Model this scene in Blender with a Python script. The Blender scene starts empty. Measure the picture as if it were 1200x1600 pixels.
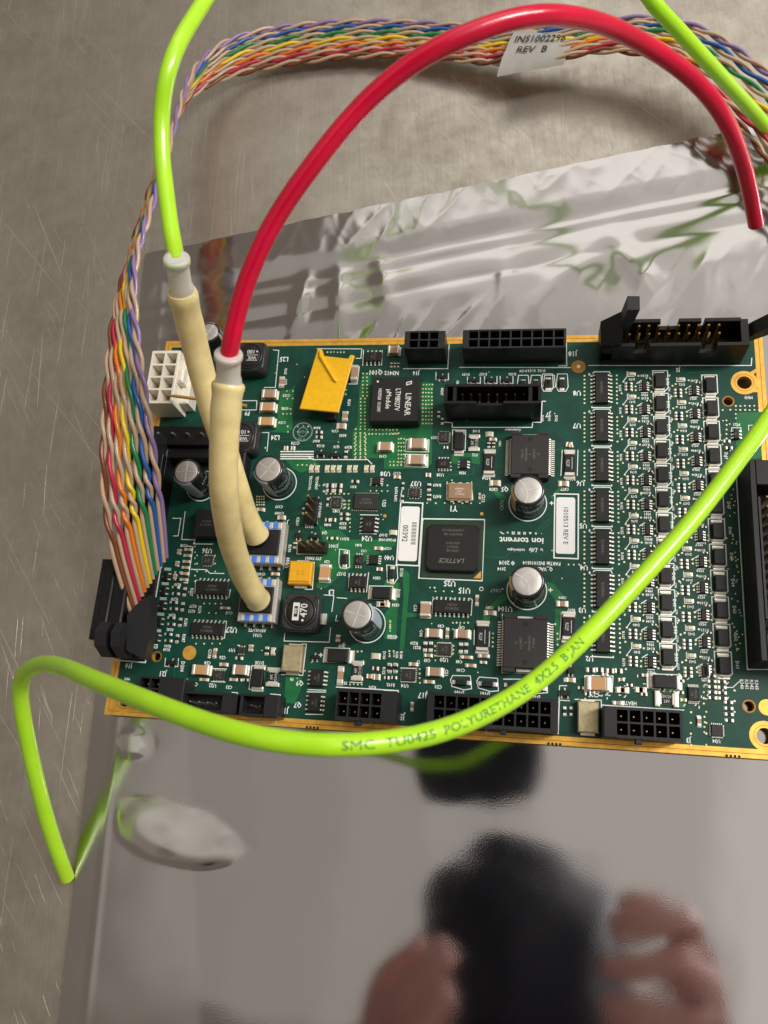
import bpy, math, random
from mathutils import Vector, Matrix
from mathutils import noise as mnoise
random.seed(7)
scene = bpy.context.scene
COL = scene.collection
# units: 1 = 1 cm.  Origin: lower left corner of the circuit board, board top face at z = 0.
# ---------------------------------------------------------------- camera
cam_d = bpy.data.cameras.new('camera'); cam = bpy.data.objects.new('camera', cam_d); COL.objects.link(cam)
CAMP = Vector((11.8308, -0.9043, 22.8068))
R0 = (0.98509540, 0.07192449, -0.15624955); R1 = (0.02146784, -0.95268749, -0.30319248); R2 = (-0.17066396, 0.29531917, -0.94003213)
cam.matrix_world = Matrix(((R0[0], -R1[0], -R2[0], CAMP.x), (R0[1], -R1[1], -R2[1], CAMP.y), (R0[2], -R1[2], -R2[2], CAMP.z), (0, 0, 0, 1)))
cam_d.sensor_fit = 'AUTO'; cam_d.sensor_width = 36; cam_d.lens = 1294.05 / 1600 * 36
cam_d.clip_start = .5; cam_d.clip_end = 2000
cam_d.dof.use_dof = True; cam_d.dof.focus_distance = 23.6; cam_d.dof.aperture_fstop = .029 / (2 * .065)
scene.camera = cam
# ---------------------------------------------------------------- room light
w = bpy.data.worlds.new('World'); scene.world = w; w.use_nodes = True
bg = w.node_tree.nodes['Background']; bg.inputs[0].default_value = (1, .86, .70, 1); bg.inputs[1].default_value = .22
def area(name, loc, size, energy, aim, col=(1, .965, .915)):
    l = bpy.data.lights.new(name, 'AREA'); l.shape = 'RECTANGLE'; l.size, l.size_y = size; l.energy = energy; l.color = col
    o = bpy.data.objects.new(name, l); COL.objects.link(o); o.location = loc
    o.rotation_euler = (Vector(aim) - Vector(loc)).to_track_quat('-Z', 'Y').to_euler(); return o
area('ceiling_fill', (62, 175, 150), (190, 90), 66000, (62, 175, 0))  # added soft panel, unseen, standing in for bright far ceiling
for x_, w_, r_ in ((115, 70, 1.05), (65, 30, .72), (32.5, 35, .5), (5, 20, .38), (-15, 20, .32), (-35, 20, .27), (-55, 20, .24)): area('ceiling_fill', (x_, 28, 150), (w_, 150), r_ * 471 * w_, (x_, 28, 0))  # added strips, dimmer in steps leftward, shaping the gradient mirrored in the bag
area('ceiling_fill', (62, 116, 150), (190, 26), 190 * 26 * 3.14 * .62, (62, 116, 0))  # added panel bridging the gap so the mirrored tones stay soft
area('ceiling_lamp', (112, 35, 150), (20, 100), 90000, (10, 5, 0))
area('ceiling_lamp', (165, 60, 150), (40, 120), 330000, (10, 5, 0))
scene.view_settings.view_transform = 'Standard'; scene.view_settings.look = 'None'; scene.view_settings.exposure = 0
DATA={"sticker1":[[8.186,6.439],[8.732,6.451],[8.752,4.803],[8.216,4.799]],"sticker2":[[12.631,6.812],[13.155,6.813],[13.144,5.152],[12.648,5.155]],"arr":{"uc":13.846,"c1":15.564,"c2":16.925,"y0":10.786,"dp":0.7261},"arr2y":[10.609,9.867,9.132,8.398,7.687,6.228,5.5,4.777,4.049,3.301,2.571],"uy":[10.746,9.548,8.312,7.109,5.893,4.683,3.501,2.406],"caps":[[1.952,6.974,1.25,0.42],[4.427,7.087,1.25,0.45],[7.449,2.934,1.5,0.45],[11.832,6.611,1.15,0.46],[11.858,4.077,1.15,0.47],[1.878,11.721,1.0,0.36]],"inds":[[5.63,3.116,1.08,0.6],[3.125,11.121,1.05,0.6],[3.181,8.402,1.05,0.6]],"con":{"J16":[8.696,11.378,1.213,0.595,0.95],"J18":[11.33,11.378,3.003,0.621,0.95],"J5":[7.766,0.643,1.621,0.797,0.95],"J17":[11.036,0.681,3.336,0.828,0.95],"J3":[14.757,0.622,1.879,0.756,0.95],"J7":[10.772,9.384,2.738,0.398,1.2],"J2":[15.813,11.503,3.953,0.737,1.35],"white":[0.597,10.164,0.938,1.796,1.05],"hdr1002":[5.566,6.192,0.315,0.803,0.25],"hdr1001":[5.699,5.079,0.813,0.316,0.25],"J21":[1.949,0.739,1.058,0.56,0.8],"sock":[3.296,0.489,1.652,0.537,0.6],"J19":[4.785,0.487,1.086,0.589,0.7],"sens1":[4.321,5.122,1.113,1.255,0.5],"sens2":[4.322,3.421,1.103,1.252,0.5],"term":[1.356,8.33,1.878,0.638,0.8]},"greenA":[[3.722,9.889,7.276],[3.453,10.617,7.169],[3.288,11.206,7.225],[3.063,12.217,7.342],[2.992,12.696,7.506],[2.95,13.677,7.821],[3.234,14.375,8.389],[3.442,15.621,8.343],[3.839,17.404,7.984],[5.005,20.981,7.978],[8.227,25.674,7.87],[12.211,22.302,7.085],[14.32,18.17,6.322],[15.056,18.061,5.519],[16.043,17.956,4.436],[17.411,18.109,2.738],[18.803,18.548,0.792],[20.451,17.976,-1.065]],"greenB":[[18.412,9.192,3.19],[17.372,7.601,3.694],[16.337,6.078,4.159],[15.238,4.559,4.584],[14.226,3.34,4.912],[13.19,2.113,5.395],[12.338,1.165,6.157],[11.619,0.522,6.708],[10.528,-0.184,7.671],[9.315,-0.537,8.497],[8.163,-0.614,8.762],[7.117,-0.523,8.696],[6.042,-0.304,8.403],[4.799,0.011,7.934],[2.974,0.456,6.788],[1.891,0.719,5.801],[0.717,0.877,4.761],[-0.234,0.72,3.914],[-0.625,0.292,3.33],[-0.632,-0.309,2.963],[-0.585,-1.381,2.251],[-0.552,-2.988,0.969],[-0.437,-4.4,-0.321]],"green_txt":[[8.852,-0.584,8.646],[12.94,1.816,5.698]],"red":[[5.368,7.31,7.441],[5.514,7.62,7.774],[5.686,8.097,8.085],[6.079,8.754,8.652],[6.668,9.592,9.164],[7.441,10.352,9.659],[8.477,11.326,10.157],[9.567,11.936,10.566],[10.723,12.393,10.699],[11.659,12.878,10.482],[12.433,13.363,9.972],[13.372,13.905,9.126],[14.415,14.215,8.1],[15.269,14.146,7.385],[16.064,13.909,6.522],[16.775,13.873,5.126],[17.249,13.784,3.962],[17.649,13.609,2.878]],"lat1":[[5.207,7.039,6.878],[5.097,6.538,6.544],[4.935,5.847,5.952],[4.74,5.049,5.098],[4.446,4.383,3.535],[4.307,3.869,2.0],[4.367,3.513,1.15],[4.383,3.389,0.62]],"lat2":[[3.565,9.637,6.531],[3.473,9.133,5.452],[3.539,8.241,4.4],[3.79,7.196,3.49],[3.981,6.26,2.6],[4.027,5.609,1.491],[4.168,5.22,0.708]],"label":[[11.09,23.346,0.78],[13.325,23.23,0.78],[12.69,21.753,0.78],[10.507,21.44,0.78]],"tiepin":[[0.857,9.449,1.25],[1.595,9.338,1.3],[3.566,9.039,1.35]],"ribbon":[[[0.756,2.723,0.9],[1.706,4.467,1.1]],[[0.332,4.069,1.6],[1.756,5.554,1.8]],[[0.067,5.545,2.3],[1.699,6.886,2.6]],[[0.059,7.037,2.9],[1.545,8.067,3.2]],[[0.071,8.804,3.3],[1.235,9.431,3.6]],[[-0.006,10.775,3.4],[0.846,11.133,3.8]],[[-0.011,12.602,3.2],[0.692,12.533,3.9]],[[-0.303,15.0,2.4],[0.792,14.006,3.8]],[[-0.494,17.278,1.7],[0.641,16.325,3.2]],[[-0.462,18.959,1.4],[0.421,18.843,2.6]],[[-0.481,21.202,0.6],[0.101,21.574,1.6]],[[0.244,22.432,0.1],[0.677,23.424,1.0]],[[1.642,23.171,-0.2],[1.944,24.489,0.5]],[[4.04,23.431,-0.2],[4.108,24.928,0.2]],[[6.429,23.315,-0.1],[6.489,24.743,0.2]],[[8.768,22.697,0.1],[8.708,24.258,0.3]],[[10.557,22.166,0.3],[10.733,23.69,0.5]],[[12.26,21.87,0.6],[12.656,23.304,0.8]],[[14.088,21.791,0.9],[14.496,23.165,1.0]],[[15.635,21.027,1.1],[16.252,22.679,1.2]],[[16.768,19.846,1.0],[17.573,21.843,1.2]],[[17.909,18.694,0.7],[18.582,20.838,1.1]],[[18.548,17.377,0.8],[19.481,19.993,1.0]],[[19.245,15.749,0.5],[20.52,18.839,0.6]]],"bagtop":[[-1.484,15.593],[1.285,16.289],[4.61,17.228],[8.973,17.778],[11.437,18.356],[14.53,18.932],[17.543,19.468],[19.174,19.707]],"bagleft":[[-1.484,15.593],[-0.412,0.573],[-0.248,-2.022],[-0.194,-4.381],[0.007,-7.896]],"emb":[[11.133,5.718,0.0],[12.235,5.748,0.0]],"wedge":[[0.868,2.679],[1.012,1.699],[1.587,1.467],[1.651,2.259],[1.482,3.274],[1.149,3.043]],"text":[["L25",4.095,11.284,0.128,180,0],
["L24",4.12,8.592,0.12,180,0],
["C153",4.317,10.014,0.072,180,0],
["C152",4.321,9.573,0.071,180,0],
["C154",4.286,9.094,0.07,180,0],
["F9",3.109,9.407,0.114,180,0],
["C174",4.781,8.412,0.078,180,0],
["D126",5.577,8.328,0.068,180,0],
["Q16",6.078,8.296,0.068,180,0],
["R209",6.444,8.29,0.068,180,0],
["R308",5.409,8.922,0.065,180,0],
["R307",5.43,8.486,0.064,180,0],
["C176",5.987,8.819,0.064,180,0],
["R355",6.238,8.674,0.068,180,0],
["Q101",7.099,10.795,0.124,180,0],
["C193",7.531,8.009,0.067,180,0],
["N3412",7.601,10.768,0.105,180,0],
["J16",8.358,10.762,0.104,180,0],
["D159",9.893,10.703,0.065,180,0],
["D157",10.417,10.708,0.065,180,0],
["D156",11.29,10.701,0.065,180,0],
["D154",11.618,10.805,0.065,180,0],
["D153",11.864,10.812,0.065,180,0],
["D152",12.151,10.81,0.065,180,0],
["J7",12.366,9.374,0.116,180,0],
["D105",10.28,8.841,0.062,180,0],
["D101",9.819,8.121,0.066,180,0],
["F12",10.269,8.082,0.07,180,0],
["Compressor",11.358,8.882,0.058,180,0],
["U19",9.039,8.624,0.072,180,0],
["J18",13.061,11.371,0.129,180,0],
["U8",13.194,10.073,0.125,180,0],
["U7",13.197,9.028,0.121,180,0],
["J2",16.063,10.802,0.099,180,0],
["MH3",17.96,9.913,0.072,180,0],
["M21",17.591,9.075,0.071,180,0],
["J1002",5.485,5.761,0.074,180,0],
["U42",6.255,6.263,0.079,180,0],
["R329",5.866,7.07,0.06,180,0],
["R479",5.885,6.876,0.059,180,0],
["R331",6.706,7.025,0.059,180,0],
["R488",6.036,5.827,0.063,180,0],
["R328",6.496,5.878,0.063,180,0],
["R326",6.494,5.747,0.063,180,0],
["U24",7.249,5.444,0.117,180,0],
["SYS FAN1",5.7,4.799,0.075,180,0],
["J1001",6.267,5.185,0.084,180,0],
["C20",6.125,4.709,0.066,180,0],
["U40",7.939,4.891,0.107,180,0],
["D127",6.581,4.361,0.074,180,0],
["C1049",4.526,6.152,0.069,180,0],
["C197",4.495,6.357,0.07,180,0],
["L3",6.332,3.821,0.113,180,0],
["D107",7.72,5.562,0.067,180,0],
["FPGADONE",7.852,5.419,0.062,180,0],
["C854",7.632,4.28,0.065,180,0],
["R3311",6.579,5.412,0.067,180,0],
["Q4",5.971,5.578,0.076,180,0],
["U13",7.185,5.066,0.062,180,0],
["R481",7.007,5.236,0.063,180,0],
["C1274",7.871,5.158,0.058,180,0],
["C858",8.227,3.52,0.063,180,0],
["U38",7.644,7.456,0.114,180,0],
["C117",7.997,7.474,0.066,180,0],
["C1050",4.176,4.273,0.063,180,0],
["Y1",9.714,6.413,0.136,180,0],
["U37",8.581,7.161,0.12,180,0],
["R469",9.207,7.121,0.074,180,0],
["R473",9.225,6.77,0.074,180,0],
["U25",9.715,4.203,0.129,180,0],
["U15",10.136,4.012,0.128,180,0],
["U18",9.284,7.442,0.08,180,0],
["M38",9.929,7.516,0.07,180,0],
["R524",10.633,7.367,0.074,180,0],
["C878",10.852,7.021,0.073,180,0],
["Q5",11.172,7.027,0.107,180,0],
["R3302",13.019,7.375,0.068,180,0],
["C877",12.865,7.057,0.068,180,0],
["U104",11.281,3.539,0.116,180,0],
["C889",10.855,3.557,0.063,180,0],
["C890",12.824,3.914,0.062,180,0],
["R507",13.061,3.578,0.062,180,0],
["C40",9.538,2.984,0.071,180,0],
["C47",10.107,2.966,0.071,180,0],
["R220",8.813,2.47,0.066,180,0],
["R221",8.896,2.354,0.066,180,0],
["U20",9.665,2.059,0.087,180,0],
["C43",9.205,2.018,0.07,180,0],
["C48",10.083,2.029,0.069,180,0],
["C140",10.136,1.802,0.069,180,0],
["C50",9.55,1.323,0.077,180,0],
["U14",8.629,1.301,0.077,180,0],
["R192",8.239,1.301,0.069,180,0],
["D160",10.12,1.202,0.076,180,0],
["D161",10.806,1.212,0.076,180,0],
["D163",12.138,1.206,0.075,180,0],
["J17",9.127,1.072,0.119,180,0],
["J5",8.605,0.468,0.126,180,0],
["C852",8.205,2.619,0.08,180,0],
["U6",13.296,7.253,0.121,180,0],
["U5",13.373,5.987,0.117,180,0],
["U4",13.399,4.785,0.113,180,0],
["U3",13.351,3.593,0.11,180,0],
["U2",13.541,2.29,0.106,180,0],
["C225",13.656,1.346,0.084,180,0],
["HEATER",14.53,1.188,0.074,180,0],
["J3",15.99,0.347,0.099,180,0],
["U34",16.67,0.37,0.071,180,0],
["U36",2.42,4.93,0.117,180,0],
["U27",3.496,2.604,0.127,180,0],
["R275",1.65,3.856,0.066,180,0],
["R278",1.622,3.424,0.066,180,0],
["R280",1.619,2.946,0.065,180,0],
["R282",1.618,2.518,0.064,180,0],
["R266",1.622,2.036,0.063,180,0],
["R268",1.608,1.934,0.063,180,0],
["C115",3.356,3.089,0.064,180,0],
["J21",1.595,1.244,0.113,180,0],
["C57",2.603,1.003,0.078,180,0],
["U22",3.144,0.997,0.083,180,0],
["C53",3.637,0.978,0.072,180,0],
["C56",3.333,1.797,0.074,180,0],
["C58",2.906,1.622,0.073,180,0],
["U19",3.583,2.018,0.074,180,0],
["R277",2.227,3.239,0.065,180,0],
["R273",2.203,3.09,0.065,180,0],
["E2",1.254,2.018,0.092,180,0],
["C108",1.671,5.063,0.068,180,0],
["MH2",0.54,1.034,0.055,180,0],
["J10",0.519,1.421,0.11,180,0],
["J19",5.307,0.434,0.12,180,0],
["Q9",5.676,1.197,0.106,180,0],
["Q7",5.683,0.606,0.105,180,0],
["U101",4.281,2.482,0.077,180,0],
["ABSOLUTE",4.264,2.619,0.069,180,0],
["D135",4.442,1.704,0.075,180,0],
["F8",5.436,1.299,0.066,180,0],
["D99",6.773,2.296,0.067,180,0],
["R205",7.732,1.203,0.064,180,0],
["C852",8.174,2.615,0.075,180,0],
["F5",6.969,1.282,0.065,180,0],
["TECCOOL",5.373,7.124,0.063,-90,0],
["TECHEAT",5.572,7.122,0.063,-90,0],
["J7 SYS FAN2",5.752,6.27,0.057,-90,0],
["D130",8.323,4.461,0.069,-90,0],
["D102",8.278,3.852,0.068,-90,0],
["C16",8.782,3.457,0.072,-90,0],
["C44",8.993,2.757,0.071,-90,0],
["C51",9.746,1.706,0.07,-90,0],
["C21",8.959,1.931,0.061,-90,0],
["R184",8.471,2.128,0.062,-90,0],
["R183",8.352,2.122,0.057,-90,0],
["D100",7.999,2.093,0.062,-90,0],
["R122",8.021,1.671,0.062,-90,0],
["C883",9.654,10.402,0.059,-90,0],
["R3207",9.195,10.126,0.059,-90,0],
["C881",10.986,8.439,0.057,-90,0],
["R205",4.194,10.843,0.064,-90,0],
["C173",4.234,10.48,0.063,-90,0],
["R201",6.339,9.76,0.07,-90,0],
["R270",2.443,3.144,0.068,-90,0],
["R257",2.119,3.654,0.074,-90,0],
["R281",2.069,2.744,0.074,-90,0],
["R287",2.076,2.291,0.073,-90,0],
["C138",2.929,1.885,0.078,-90,0],
["D200",2.161,1.474,0.085,-90,0],
["R3210",5.11,5.902,0.065,-90,0],
["R190",4.957,5.071,0.07,-90,0],
["C212",10.563,6.738,0.073,-90,0],
["U23",7.67,6.523,0.083,-90,0],
["R474 R471",8.001,6.809,0.066,-90,0],
["U100",4.95,4.644,0.09,90,0],
["C876",11.109,6.53,0.1,90,1],
["C867",11.015,4.046,0.1,180,1],
["ion torrent",11.685,5.512,0.197,180,2],
["technologies",11.536,5.227,0.061,180,0],
["by",12.243,5.249,0.051,180,0],
["PART#: INS1010514",12.249,4.866,0.078,180,0],
["\u00a9 2014",11.292,4.848,0.092,180,0],
["2014",11.151,4.668,0.074,180,0],
["Q_VAL",12.361,4.7,0.082,180,0],
["Life",12.023,5.242,0.158,180,3]],
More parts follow.
